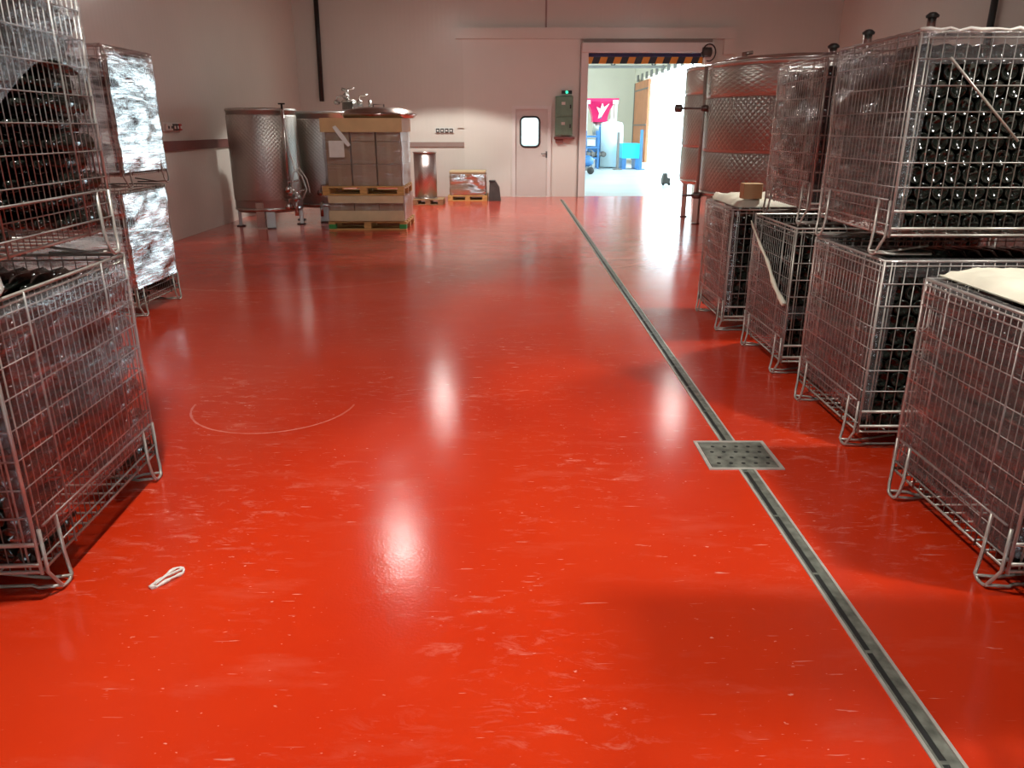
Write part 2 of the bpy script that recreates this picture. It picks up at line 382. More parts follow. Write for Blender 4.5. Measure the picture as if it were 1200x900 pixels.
for u in (537, 640, 798, 752):
    x = PY(u, 15, YB).x
    struct(MB().box(x-.02, x+.02, YB-.02, YB, z1, ZC).build('trim_%d' % k, M['brown_rail'] if u in (640,) else M['wall']), 'vertical seam cover on the upper back wall %s' % {537: 'at the casing left end', 640: 'above the small door', 798: 'above the doorway right half', 752: 'above the doorway middle'}[u], 'seam cover'); k += 1
# rails
zr0, zr1 = PY(500, 172, YB).z, PY(500, 166.5, YB).z
struct(MB().box(XL, a-.01, YB-.035, YB, zr0, zr1).build('trim_9', M['brown_rail']), 'brown bumper rail along the back wall left of the door panel', 'rail')
struct(MB().box(XL, XL+.035, YF, YB-.04, 1.20, 1.33).build('trim_10', M['maroon']), 'maroon bumper rail along the left wall', 'rail')
# downpipes in the far corners
pt = MB().tube([(PY(378, 118, YB).x, YB-.06, PY(378, 119, YB).z), (PY(376, 60, YB).x, YB-.06, ZC)], .05, 10)
tag(pt.build('drain_pipe', M['black']), 'dark downpipe on the back wall behind the left tanks', 'pipe')
rp = MB(); q = Vector((XR-.07, 12.9, 0))
rp.tube([(XR-.07, 12.15, 1.2), (XR-.07, 12.15, ZC)], .05, 10)
tag(rp.build('drain_pipe', M['black']), 'dark downpipe on the right wall above the tall wire crates', 'pipe')

# small door
d = empty('door_1', ((px0+px1)/2, YB, 0), 'closed cream door with a rounded window beside the loading doorway', 'door'); d['kind'] = 'structure'
cx = (px0+px1)/2
fr = MB().box(px0-cx, px0-cx+.08, -.09, .02, 0, pz).box(px1-cx-.08, px1-cx, -.09, .02, 0, pz).box(px0-cx+.08, px1-cx-.08, -.09, .02, pz-.07, pz)
fr.build('door_frame', M['door_frame'], d)
lf = MB(); X0, X1, Z0, Z1 = px0-cx+.08, px1-cx-.08, .01, pz-.07
def rrect(x0, x1, z0, z1, r, n=6):
    pts = []
    for (cx_, cz_, a0_) in ((x1-r, z1-r, 0), (x0+r, z1-r, 90), (x0+r, z0+r, 180), (x1-r, z0+r, 270)):
        for i in range(n+1):
            an = math.radians(a0_+90*i/n); pts.append((cx_+r*math.cos(an), cz_+r*math.sin(an)))
    return pts
inner = rrect(wx0-cx, wx1-cx, wz0, wz1, .1)
def outer_pt(p, c, x0, x1, z0, z1):
    dx, dz = p[0]-c[0], p[1]-c[1]
    t = min(((x1-c[0])/dx if dx > 1e-9 else ((x0-c[0])/dx if dx < -1e-9 else 1e9)), ((z1-c[1])/dz if dz > 1e-9 else ((z0-c[1])/dz if dz < -1e-9 else 1e9)))
    return (c[0]+dx*t, c[1]+dz*t)
from mathutils.geometry import tessellate_polygon
outer_ = [(X0, Z0), (X1, Z0), (X1, Z1), (X0, Z1)]
allp = outer_+inner
tri = tessellate_polygon([[Vector((p[0], p[1], 0)) for p in outer_], [Vector((p[0], p[1], 0)) for p in inner]])
for y in (-.045, 0.0): lf.add([(p[0], y, p[1]) for p in allp], [tuple(t) for t in tri])
n_ = len(inner)
lf.add([(p[0], -.045, p[1]) for p in inner]+[(p[0], 0, p[1]) for p in inner], [(i, (i+1) % n_, n_+(i+1) % n_, n_+i) for i in range(n_)])
leaf = lf.build('door_leaf', M['door'], d)
wg = MB().prism(inner, 'y', -.028, -.018).build('window_pane', M['glass'], leaf)
MB().tube([(p[0], -.05, p[1]) for p in inner], .022, 6, closed=True).build('window_gasket', M['glass_dark'], leaf)
hx, hz = PY(639, 180, YB).x-cx, PY(639, 180, YB).z
hd = MB().tube([(hx+.03, -.05, hz), (hx+.03, -.10, hz), (hx-.10, -.10, hz)], .012, 8).box(hx+.005, hx+.055, -.056, -.044, hz-.09, hz+.05)
hd.build('door_handle', M['steel_dark'], leaf)
for hzz in (.25, 1.0, 1.75): MB().tube([(X0-.01, -.055, hzz-.05), (X0-.01, -.055, hzz+.05)], .012, 8).build('hinge', M['steel_dark'], d)

# loading doorway frame and the rolled curtain
d2 = empty('door_2', ((DX0+DX1)/2, YB, 0), 'open loading doorway with a cream steel frame and raised striped curtain', 'doorway'); d2['kind'] = 'structure'
cx2 = (DX0+DX1)/2; fx0 = PY(677, 200, YB).x-cx2; fx1 = PY(823, 200, YB).x-cx2
ztop = PY(750, 51, YB).z; zsoff = PY(750, 62, YB).z
MB().box(fx0, DX0-cx2, -.16, 0, 0, ztop, .008).build('jamb', M['door_frame'], d2)
MB().box(DX1-cx2, fx1, -.16, 0, 0, ztop, .008).build('jamb', M['door_frame'], d2)
MB().box(fx0+.005, fx1-.005, -.24, -.0, zsoff, ztop+.002, .01).build('lintel_box', M['door_frame'], d2)
MB().box(fx0+.05, fx1-.02, -.1, 0, ztop+.003, z0-.003).build('recess_strip', M['brown_rail'], d2)
zn = PY(750, 66.5, YB).z; zh_ = PY(750, 74.5, YB).z
cur = MB().box(DX0-cx2+.003, DX1-cx2-.003, .03, .06, zn, zsoff-.002).build('curtain', M['navy'], d2)
MB().box(DX0-cx2+.003, DX1-cx2-.003, .02, .07, zh_, zn-.002, .006).build('curtain_bottom_bar', M['hazard'], cur)
mo = empty('door_motor', (PY(826, 62, YB).x, YB-.2, PY(826, 62, YB).z), 'dark door motor with looped cable at the doorway top right corner', 'motor')
MB().lathe([(.05, -.12), (.10, -.11), (.10, .08), (.06, .1)], n=16, axis='x').build('housing', M['dark_grey'], mo)
MB().tube([(.02+.14*math.cos(t), -.10, -.02+.17*math.sin(t)) for t in [i*PI/10 for i in range(-6, 13)]], .014, 6).build('cable', M['black'], mo)

# cabinets, signs, sockets
def wallbox(name, u0, u1, v0, v1, dep, material, label, cat, parent=None, Y=YB):
    p0, p1 = PY(u0, v1, Y-.05), PY(u1, v0, Y-.05)
    return p0.x, p1.x, p0.z, p1.z
x0, x1, z0_, z1_ = wallbox('', 650, 671, 113, 159, .2, None, '', '')
cb = empty('electrical_cabinet', ((x0+x1)/2, YB-.05, z0_), 'green two-door electrical cabinet on the wall beside the loading doorway', 'cabinet')
w_ = (x1-x0)/2; h_ = z1_-z0_
MB().box(-w_, w_, -.17, 0, 0, h_, .008).build('body', M['cab_green'], cb)
for (za, zb) in ((.02, h_*.47), (h_*.5, h_-.02)):
    dr = MB().box(-w_+.02, w_-.02, -.19, -.171, za, zb, .006).build('cabinet_door', M['cab_green'], cb)
    MB().box(w_-.07, w_-.04, -.205, -.191, (za+zb)/2-.04, (za+zb)/2+.04).build('latch', M['black'], dr)
    MB().box(-.06, .02, -.194, -.191, zb-.16, zb-.10).build('sticker', M['paper'], dr)
x0, x1, z0_, z1_ = wallbox('', 649, 673, 159.5, 163, .2, None, '', '')
sh = MB().box(x0, x1, YB-.2, YB-.05, z0_, z0_+.05, .005).box(x0+.03, x0+.2, YB-.16, YB-.06, z0_-.07, z0_)
tag(sh.build('wall_shelf', M['maroon']), 'narrow maroon shelf under the green electrical cabinet', 'shelf')
x0, x1, z0_, z1_ = wallbox('', 657, 671, 104.5, 112, .2, None, '', '')
em = empty('emergency_light', ((x0+x1)/2, YB-.05, z0_), 'small emergency light with a green glow above the green cabinet', 'light')
w_ = (x1-x0)/2; h_ = z1_-z0_
MB().box(-w_, w_, -.07, 0, 0, h_, .01).build('housing', M['white_plastic'], em)
MB().box(-w_+.015, w_-.015, -.085, -.071, .03, h_-.03, .005).build('lens', M['black'], em)
MB().lathe([(.0, -.1), (.028, -.098), (.032, -.086)], c=(0, 0, h_/2), n=16, axis='y').build('green_lamp', M['green_light'], em)
def sockets(loc, n, label, rot, cols):
    e = empty('socket_strip', loc, label, 'socket', None, rot)
    MB().box(-n*.05-.02, n*.05+.02, -.02, 0, -.06, .06, .006).build('back_plate', M['white_plastic'], e)
    for i in range(n):
        s_ = MB().box(-n*.05+i*.1+.01, -n*.05+(i+1)*.1-.01, -.06, -.021, -.045, .045, .008).build('socket', cols[i], e)
        MB().box(-n*.05+i*.1+.03, -n*.05+(i+1)*.1-.03, -.066, -.061, -.02, .015).build('socket_cover', M['white_plastic'] if cols[i] is not M['white_plastic'] else M['dark_grey'], s_)
p = PY(521, 153, YB)
sockets((p.x, YB, p.z), 4, 'row of dark sockets on the back wall above the brown rail', 0, [M['dark_grey']]*4)
d_ = ray(200, 149); t_ = XL/d_.x; p = Vector((0, 0, H))+d_*t_
sockets((XL, p.y, p.z), 5, 'row of sockets with a red end on the left wall above maroon rail', PI/2, [M['white_plastic'], M['white_plastic'], M['dark_grey'], M['dark_grey'], M['red_plastic']])

# ceiling lamps
def lamp(x, y, power, half, label):
    e = empty('ceiling_light', (x, y, LAMP_Z), label, 'light', 'ceiling lights in two rows')
    MB().lathe([(.06, .32), (.09, .30), (.11, .16), (.22, .05), (.225, .0), (.215, .0), (.205, .05), (.08, .14), (0, .15)], n=24).build('lamp_shade', M['steel_soft'], e)
    MB().tube([(0, 0, .3), (0, 0, ZC-LAMP_Z)], .012, 6).build('hanging_rod', M['steel_dark'], e)
    MB().lathe([(.0, -.075), (.04, -.071), (.08, -.05), (.105, -.012), (.11, .03), (.1, .06), (0, .07)], n=24).build('diffuser', M['lamp_glow'], e)
    L = bpy.data.lights.new('lamp_light', 'SPOT'); L.energy = power; L.spot_size = math.radians(2*half); L.spot_blend = .12
    L.shadow_soft_size = .09; L.color = LAMP_COL
    o = bpy.data.objects.new('lamp_light', L); COL.objects.link(o); o.parent = e; o.location = (0, 0, -.19)
NAMES = ['ceiling lamp nearest the back wall over the small door side', 'ceiling lamp over the open red floor beside the left tanks', 'ceiling lamp over the nearest left wire crates', 'ceiling lamp near the loading doorway over the dimpled tank', 'ceiling lamp over the far right wire crates', 'ceiling lamp over the nearest right wire crate']
for (x, y, pw, ha), nm in zip(LAMPS, NAMES): lamp(x, y, pw, ha, nm)

# ------------------------------------------------------------------ floor drain
dxc = 1.09
y_a, y_b = 3.33-.165, 3.33+.165
dr = empty('floor_drain', (dxc, 8, 0), 'long steel slot drain with a square grate running down the red floor', 'drain')
def chan(y0, y1):
    e = MB()
    for s_ in (-1, 1): e.box(s_*.034-.005, s_*.034+.005, y0-8, y1-8, .0, .004)
    g = e.build('channel_edge', M['drain_edge'], dr)
    MB().box(-.028, .028, y0-8, y1-8, .0, .0012).build('channel_bed', M['drain_dark'], dr)
    c = MB().box(-.004, .026, y0-8, y1-8, .0013, .0036)
    c.box(-.028, -.022, y0-8, y1-8, .0013, .0036)
    yy = y0
    while yy < y1:
        c.box(-.022, -.004, yy-8, yy-8+.012, .0013, .0034); yy += .42
    c.build('slot_cover', M['grate'], dr)
chan(.2, y_a); chan(y_b, YB-.8)
g0 = MB()
gx0, gx1 = -.175, .175
yy0, yy1 = y_a-8, y_b-8
for (a_, b2, c_, d3) in ((gx0, gx1, yy0, yy0+.016), (gx0, gx1, yy1-.016, yy1), (gx0, gx0+.016, yy0+.016, yy1-.016), (gx1-.016, gx1, yy0+.016, yy1-.016)): g0.box(a_, b2, c_, d3, 0, .006)
g0.build('grate_frame', M['drain_edge'], dr)
gp = MB().box(gx0+.02, gx1-.02, yy0+.02, yy1-.02, 0, .0045)
gpo = gp.build('grate_plate', M['grate'], dr)
hl = MB()
for i in range(5):
    for j in range(4):
        x = gx0+.06+i*.058+(j % 2)*.02; y = yy0+.065+j*.065
        if x < gx1-.03: hl.lathe([(.010, .0045), (.010, .0052)], c=(x, y, 0), n=8)
hl.build('grate_holes', M['drain_dark'], gpo)

# ------------------------------------------------------------------ bottles (prototype meshes; base end at -y)
def bottle_mesh(n, fine=True):
    b = MB()
    prof = [(0, .018), (.018, .012), (.030, .001), (.0345, 0), (.0375, .004), (.0375, .19), (.033, .215), (.016, .245), (.0145, .29), (.0155, .291), (.0155, .300), (.0, .300)] if fine else [(0, .01), (.034, 0), (.0375, .004), (.0375, .19), (.015, .24), (.015, .3), (0, .3)]
    b.lathe(prof, n=n, axis='y'); return b
BM = None
STUFF = MB(); BOTTLES = []   # candidates: (distance, location, flip, crate label, group)

# ------------------------------------------------------------------ wire crates
def sstep(a, b, x):
    t = max(0, min(1, (x-a)/(b-a))); return t*t*(3-2*t)
PROTO = {}
def crate_parts(W_, D_, HH, root, brace=False):
    key = (W_, D_, HH); hf = .10
    if key in PROTO:
        src = PROTO[key]
        for ch in src.children:
            if ch.get('crate_part'):
                c = ch.copy(); COL.objects.link(c); c.parent = root
    else:
        PROTO[key] = root
        hf = .10; x, y = W_/2, D_/2
        def mark(o): o['crate_part'] = 1; return o
        # panels
        nz = int(round((HH-hf)/.105))
        zs = [hf+(HH-hf)*i/nz for i in range(nz+1)]
        for s_ in (-1, 1):
            p = MB(); X = s_*x
            nv = int(round(D_/.036))
            for i in range(1, nv):
                yy = -y+D_*i/nv; heavy = i in (round(nv*.22), round(nv*.78))
                p.tube([(X+(s_*.006 if heavy else 0), yy, hf-.01), (X+(s_*.006 if heavy else 0), yy, HH)], .0042 if heavy else .0019, 5)
            for z in zs[1:-1]: p.tube([(X+s_*.003, -y, z), (X+s_*.003, y, z)], .0026, 5)
            p.tube([(X+s_*.008, -y, hf+.045), (X+s_*.008, y, hf+.045)], .004, 6)
            p.tube([(X+s_*.010, -y+.04, hf+.15), (X+s_*.010, y-.04, hf+.15)], .0052, 6)
            p.tube([(X, -y, HH-.05), (X, y, HH-.05)], .003, 5)
            mark(p.build('side_panel', M['wire'], root))
        for s_ in (-1, 1):
            p = MB(); Y = s_*y
            nv = int(round(W_/.05))
            for i in range(1, nv):
                xx = -x+W_*i/nv; p.tube([(xx, Y, hf-.012), (xx, Y, HH)], .0023, 5)
            for z in zs[1:-1]: p.tube([(-x, Y+s_*.003, z), (x, Y+s_*.003, z)], .0036, 5)
            mark(p.build('end_panel', M['wire'], root))
        f = MB()
        for z, r in ((hf, .0065), (HH, .0065), (HH-.022, .004)):
            f.tube([(-x, -y, z), (x, -y, z), (x, y, z), (-x, y, z)], r, 6, closed=True)
        for sx in (-1, 1):
            for sy in (-1, 1):
                f.tube([(sx*x, sy*y, hf-.01), (sx*x, sy*y, HH)], .0062, 6)
                f.tube([(sx*(x-.035), sy*y, hf), (sx*(x-.035), sy*y, HH)], .0035, 5)
                f.tube([(sx*x, sy*(y-.035), hf), (sx*x, sy*(y-.035), HH)], .003, 5)
        mark(f.build('frame', M['wire_bright'], root))
        bs = MB()
        for s_ in (-1, 1):
            for z in (hf+.03, hf+.105): bs.tube([(-x, s_*(y+.006), z), (x, s_*(y+.006), z)], .0075, 6)
        nd_ = 12
        for i in range(1, nd_): bs.tube([(-x, -y+D_*i/nd_, hf), (x, -y+D_*i/nd_, hf)], .0045, 5)
        for i in range(1, 9): bs.tube([(-x+W_*i/9, -y, hf+.006), (-x+W_*i/9, y, hf+.006)], .0035, 5)
        mark(bs.build('base', M['wire_bright'], root))
        # feet: bent rod loops, and the runner under each pair
        for sx in (-1, 1):
            for sy in (-1, 1):
                X = sx*(x+.010); Y0 = sy*(y-.015); q_ = -sy
                ft = MB().tube([(X, Y0, hf+.15), (X, Y0, hf-.01), (X+sx*.012, Y0+q_*.018, .045), (X+sx*.018, Y0+q_*.035, .012), (X+sx*.018, Y0+q_*.052, .0065), (X+sx*.018, Y0+q_*.078, .0065),
                                (X+sx*.018, Y0+q_*.098, .02), (X+sx*.01, Y0+q_*.104, .05), (X+sx*.004, Y0+q_*.106, hf), (X, Y0+q_*.106, hf+.15)], .0065, 6)
                ft.tube([(X+sx*.022, Y0+q_*.03, .017), (X-sx*.06, Y0+q_*.03, .010), (X-sx*.09, Y0+q_*.05, .0065), (X-sx*.25, Y0+q_*.05, .0065)], .006, 6)
                ft.tube([(X+sx*.022, Y0+q_*.09, .017), (X-sx*.06, Y0+q_*.09, .010), (X-sx*.25, Y0+q_*.09, .04)], .006, 6)
                mark(ft.build('foot', M['wire_bright'], root))
    if brace:
        b = MB().tube([(-W_/2+.13, -D_/2-.014, HH-.10), (-W_/2+.48, -D_/2-.014, hf+.40)], .0055, 6)
        b.build('diagonal_brace', M['wire_bright'], root)

def film_on(root, W_, D_, rng, material, amp=.006, off=.016, fold=0.06, seed=0, name='stretch_film', HH=None):
    """film around the crate: rng(side, t) -> (z0, z1) or None; sides A aisle(-x), F far(+y), B back, N near(-y)"""
    x, y = W_/2+off, D_/2+off; r = .03
    per = []
    def side(s_, p0, p1, n, nrm):
        for i in range(n): per.append((s_, (i+.0)/(n-1), p0[0]+(p1[0]-p0[0])*i/(n-1), p0[1]+(p1[1]-p0[1])*i/(n-1), nrm))
    side('N', (x-r, -y), (-x+r, -y), 44, (0, -1)); per.append(('NA', .5, -x+r*.3, -y+r*.3, (-.7, -.7)))
    side('A', (-x, -y+r), (-x, y-r), 34, (-1, 0)); per.append(('AF', .5, -x+r*.3, y-r*.3, (-.7, .7)))
    side('F', (-x+r, y), (x-r, y), 44, (0, 1)); per.append(('FB', .5, x-r*.3, y-r*.3, (.7, .7)))
    side('B', (x, y-r), (x, -y+r), 34, (1, 0)); per.append(('BN', .5, x-r*.3, -y+r*.3, (.7, -.7)))
    NZ = 26; cols = []
    for (s_, t, px, py, nrm) in per:
        g = rng(s_, t)
        if g is None: cols.append(None); continue
        z0, z1 = g; c = []
        for j in range(NZ+1):
            z = z0+(z1-z0)*j/NZ
            n1 = noise.noise(Vector((px*3+seed, py*3, z*5)))+.6*noise.noise(Vector((px*7+seed, py*7+z*5, z*11)))
            dsp = amp*n1
            if dsp < -off+.003: dsp = -off+.003
            c.append((px+nrm[0]*dsp, py+nrm[1]*dsp, z))
        if fold and HH and z1 > HH-.03:
            zz = c[-1][2]
            f2 = fold*(1+.4*noise.noise(Vector((px*9, py*9, seed))))
            c.append((px-nrm[0]*(off+.006), py-nrm[1]*(off+.006), zz+.012+.004*noise.noise(Vector((px*20, py*20, 1)))))
            c.append((px-nrm[0]*f2*.6, py-nrm[1]*f2*.6, zz+.010))
            c.append((px-nrm[0]*f2, py-nrm[1]*f2, zz+.002))
        else:
            c += [c[-1]]*3
        cols.append(c)
    mb = MB(); n = NZ+4
    for i, c in enumerate(cols):
        d_ = cols[(i+1) % len(cols)]
        if c is None or d_ is None: continue
        vs = c+d_; mb.add(vs, [(j, n+j, n+j+1, j+1) for j in range(n-1)], True)
    # merge shared columns for smooth shading
    me_o = mb.build(name, material, root)
    import bmesh
    bm = bmesh.new(); bm.from_mesh(me_o.data); bmesh.ops.remove_doubles(bm, verts=bm.verts, dist=1e-5); bm.to_mesh(me_o.data); bm.free()
    me_o['label'] = 'clear shiny stretch film'
    return me_o

def fill_bottles(root_loc, rz, W_, D_, HH, desc, group, vis):
    """hex-packed lying bottles; bases at both ends. vis(ix, iy, row): candidate in view"""
    hf = .10; pitch = .0805; nx = int((W_-.04)/pitch); rowh = .0700
    nr = int((HH-hf-.02-.0775)/rowh)+1
    ca, sa = math.cos(rz), math.sin(rz)
    x_in = W_/2-.045
    for row in range(nr):
        off = (row % 2)*pitch/2
        for ix in range(nx):
            lx = -x_in+ix*pitch+off
            if lx > x_in+.001: continue
            for iy in range(2):
                ly = (-D_/2+.02) if iy == 0 else (D_/2-.02)
                lz = hf+.012+.0375+row*rowh
                outer = ix == 0 or row == nr-1 or True
                shell = ix < 3 or row == nr-1 or ix >= nx-2 or iy == (0 if rz == 0 else 1) or True
                wx = root_loc[0]+ca*lx-sa*ly; wy = root_loc[1]+sa*lx+ca*ly; wz = root_loc[2]+lz
                flip = (iy == 1) != (abs(rz) > 1)     # base toward -y world if not flip
                BOTTLES.append((vis(ix, iy, row, nr), Vector((wx, wy, wz)), flip, desc, group, ix, rz-PI if abs(rz) > 1 else rz))

def crate(loc, W_, D_, HH, left, label, desc, film_rng, material=None, brace=False, seed=0, amp=.006, yaw=0.0, vis=None, fold=.06):
    rz = PI if left else 0
    e = empty('wire_crate', loc, label, 'crate', 'wire crates of bottles', rz+yaw)
    crate_parts(W_, D_, HH, e, brace)
    if film_rng: film_on(e, W_, D_, film_rng, material or M['film'], amp=amp, seed=seed, HH=HH, fold=fold)
    fill_bottles(loc, rz+yaw if abs(yaw) > 1e-6 else rz, W_, D_, HH, desc, 'wine bottles in the '+desc, vis or (lambda *a: False))
    return e

XA = 1.655   # aisle face of the right row
WR, DR_, HR = 1.2, .80, .93
def full(z0, z1, sides, edge=.10):
    """cover the aisle side fully and wrap a little way round the corners"""
    def f(s_, t):
        if s_ in ('A', 'NA', 'AF'): return (z0, z1)
        if s_ == 'N' and 'N' in sides: return (z0, z1)
        if s_ == 'F' and 'F' in sides: return (z0, z1)
        if s_ == 'N' and t > 1-edge: return (z0, z1)
        if s_ == 'F' and t < edge: return (z0, z1)
        return None
    return f
# --- right row, near to far
cR1 = (XA+WR/2+.0, 2.57, 0)
crate(cR1, WR, DR_, HR, False, 'film-wrapped wire crate nearest on the right, with a foam sheet on top', 'nearest right crate', full(.16, HR, 'NF'), seed=1,
      vis=lambda ix, iy, r, n: ix == 0)
cR0 = (XA+WR/2+.03, 1.50, 0)
crate(cR0, WR, DR_, HR, False, 'film-wrapped wire crate on the right beside the viewer, before the foam topped crate', 'right crate beside the viewer', full(.16, HR, ''), seed=12)
crate((cR0[0], cR0[1], HR+.016), WR, DR_, HR, False, 'upper wire crate stacked on the right crate beside the viewer', 'upper right crate beside the viewer', None, seed=13)
cR2 = (XA+WR/2+.03, 3.79, 0)
def rng_R2(s_, t):
    if s_ in ('A', 'NA', 'AF'): return (.17, HR)
    if s_ == 'N': return (.17, HR) if t > .965 else (HR-.07, HR)
    if s_ == 'F': return (.17, HR)
    return (HR-.07, HR)
crate(cR2, WR, DR_, HR, False, 'wire crate of dark bottles standing on the floor, bottom of the near right stack', 'bottom crate of the near right stack', rng_R2, seed=2,
      vis=lambda ix, iy, r, n: (ix == 0) or (iy == 0 and ix < 4))
cR2u = (XA+WR/2+.03, 3.79, HR+.016)
def rng_R2u(s_, t):
    if s_ in ('A', 'NA', 'AF'): return (.10, HR)
    if s_ == 'N': return (.12, HR) if t > .97 else (HR-.125, HR)
    if s_ == 'F': return (.10, HR)
    return (HR-.1, HR)
eR2u = crate(cR2u, WR, DR_, HR, False, 'upper wire crate with a diagonal brace, top of the near right stack', 'upper crate of the near right stack', rng_R2u, seed=3, brace=True, fold=.3,
      vis=lambda ix, iy, r, n: (ix == 0) or (iy == 0 and ix < 8))
MB().tube([(-WR/2-.01+WR*1.01*i/30, -DR_/2-.008+.004*math.sin(i*1.9), HR+.008+.005*math.sin(i*2.7)) for i in range(31)], [.0065+.002*math.sin(i*1.3) for i in range(31)], 8).build('film_roll', M['paper'], eR2u)['label'] = 'bunched white film along the top edge'
cR3 = (XA+WR/2+.05, 4.95, 0)
def rng_R3(s_, t):
    if s_ == 'AF': return (.14, HR-.04)
    if s_ == 'A': return (.14, .47+(HR-.04-.47)*t**1.1)
    if s_ == 'NA': return (.14, .46)
    if s_ == 'N': return (.38, .46) if t > .3 else (.38+.2*(0.3-t), .46+.2*(.3-t))
    if s_ == 'F': return (.14, HR-.04)
    return None
eR3 = crate(cR3, WR, DR_, HR, False, 'wire crate with film slipped down diagonally, on the floor of the far right stack', 'bottom crate of the far right stack', rng_R3, seed=4,
      vis=lambda ix, iy, r, n: (ix == 0))
# rolled edge of the slipped film
rl = []
for i in range(15):
    t = i/14; rl.append((-WR/2-.026-.006*math.sin(t*9), -DR_/2+.0+(DR_)*t, .47+(HR-.04-.47)*t**1.1+.004*math.sin(t*17)))
MB().tube(rl, [.017-.012*i/14+.003*math.sin(i*2.1) for i in range(15)], 8).build('film_roll', M['foam'], eR3)['label'] = 'bunched white edge of slipped film'
cR3u = (XA+WR/2+.11, 4.95, HR+.016)
crate(cR3u, WR, DR_, HR, False, 'film-wrapped wire crate on top of the far right stack, before the dimpled tank', 'upper crate of the far right stack', full(.10, HR+.015, 'F', .05), seed=5, amp=.008,
      vis=lambda ix, iy, r, n: (ix == 0))
cR4 = (XA+WR/2-.03, 6.03, 0)
crate(cR4, WR, DR_, HR, False, 'single film-wrapped wire crate with white top sheet, farthest in the right row', 'farthest right crate', full(.17, HR, '', .04), seed=6,
      vis=lambda ix, iy, r, n: (ix == 0))
# --- left
WL, DL, HL = 1.2, .98, 1.0
XLa = -1.575
cL1 = (XLa-WL/2-.02, 2.62, 0)
crate(cL1, WL, DL, HL, True, 'lower film-wrapped wire crate of the nearest left stack', 'lower crate of the nearest left stack', full(.2, HL-.02, '', .06), seed=7, amp=.010, yaw=.06,
      vis=lambda ix, iy, r, n: ix == 0)
def rng_L1u(s_, t):   # local N is the far end in the world for a left crate
    if s_ == 'A': return (.64+.10*math.sin(t*5)-.10*t, HL+.02)
    if s_ == 'NA': return (.18, HL+.02)
    if s_ == 'N': return (.18+.05*math.sin(t*30), HL+.02) if t > .55 else (.6, HL+.02)
    if s_ == 'AF': return (.55, HL+.02)
    if s_ == 'F': return (.66, HL+.02)
    return None
crate((XLa-WL/2-.03, 2.60, HL+.016), WL, DL, HL, True, 'upper wire crate with loose film at its top, nearest left stack', 'upper crate of the nearest left stack', rng_L1u, seed=8, amp=.012, yaw=.06,
      vis=lambda ix, iy, r, n: ix == 0)
cL2 = (-3.10-WL/2, 6.5, 0)
crate(cL2, WL, .82, HL+.03, True, 'lower wire crate of the left stack standing farther back near the wall', 'lower crate of the rear left stack', full(.24, HL, 'F', .3), M['film_wrinkled'], seed=9, amp=.012,
      vis=lambda ix, iy, r, n: False)
crate((-3.06-WL/2, 6.5, HL+.046), WL, .82, HL+.03, True, 'upper wire crate wrapped in glaring film, rear left stack near the wall', 'upper crate of the rear left stack', full(.12, HL+.04, 'F', .3), M['film_wrinkled'], seed=10, amp=.012,
      vis=lambda ix, iy, r, n: False)

# place bottles: the 300 that show largest as things, all others as one stuff object
bm_f = bottle_mesh(14); bm_c = bottle_mesh(7, False)
cand = sorted([b for b in BOTTLES if b[0]], key=lambda b: b[1].length)
chosen = cand[:300]; ids = set(id(b) for b in chosen)
proto = None
for b in chosen:
    if proto is None:
        proto = bm_f.build('wine_bottle', M['bottle']); o = proto
    else:
        o = proto.copy(); COL.objects.link(o)
    o.location = b[1]; o.rotation_euler = (0, 0, (PI if b[2] else 0)+b[6])
    tag(o, 'dark glass wine bottle lying packed in the '+b[3], 'bottle', b[4])
for b in BOTTLES:
    if id(b) in ids: continue
    an = (PI if b[2] else 0)+b[6]; c_, s_ = math.cos(an), math.sin(an)
    STUFF.add([(v[0]*c_-v[1]*s_+b[1].x, v[0]*s_+v[1]*c_+b[1].y, v[2]+b[1].z) for v in bm_c.v], bm_c.f, True)
tag(STUFF.build('wine_bottles', M['bottle']), 'mass of dark wine bottles filling the wire crates behind the front rows', 'bottles', None, 'stuff')

# top sheets
def top_sheet(loc, W_, D_, label, seed, th=.05, rz=0):
    n, m_ = 40, 28; vs = []; fs = []
    def hgt(i, j):
        x, y = -W_/2+W_*i/n, -D_/2+D_*j/m_
        e = min(i, n-i, j, m_-j)
        return (0 if e == 0 else th*(.55+.25*min(e, 3)/3)+.022*noise.noise(Vector((x*6+seed, y*6, 0)))+.010*noise.noise(Vector((x*19+seed, y*19, 2)))), x, y
    for i in range(n+1):
        for j in range(m_+1):
            h, x, y = hgt(i, j); vs.append((x, y, max(.004, h)))
    for i in range(n):
        for j in range(m_): a_ = i*(m_+1)+j; fs.append((a_, a_+m_+1, a_+m_+2, a_+1))
    o = len(vs)
    vs += [(-W_/2, -D_/2, 0), (W_/2, -D_/2, 0), (W_/2, D_/2, 0), (-W_/2, D_/2, 0)]
    fs.append((o+3, o+2, o+1, o))
    mb = MB().add(vs, fs, True)
    return tag(mb.build('foam_sheet', M['foam'], None, loc, rz), label, 'sheet', 'foam sheets on crates')
top_sheet((cR1[0]+.01, cR1[1]+.0, HR+.016), WR-.05, DR_-.03, 'lumpy cream foam sheet on top of the nearest right crate', 1)
top_sheet((cR4[0], cR4[1]+.0, HR+.016), WR-.06, DR_-.04, 'lumpy white foam sheet on top of the farthest right crate', 5, .07)

q = PY(879, 236, 5.72)
tag(MB().box(-.07, .07, -.05, .05, 0, .11, .004).build('cardboard_piece', M['carton_light'], None, (q.x, 5.72, HR+.075)), 'small brown cardboard piece standing on the foam sheet of the farthest right crate', 'cardboard')
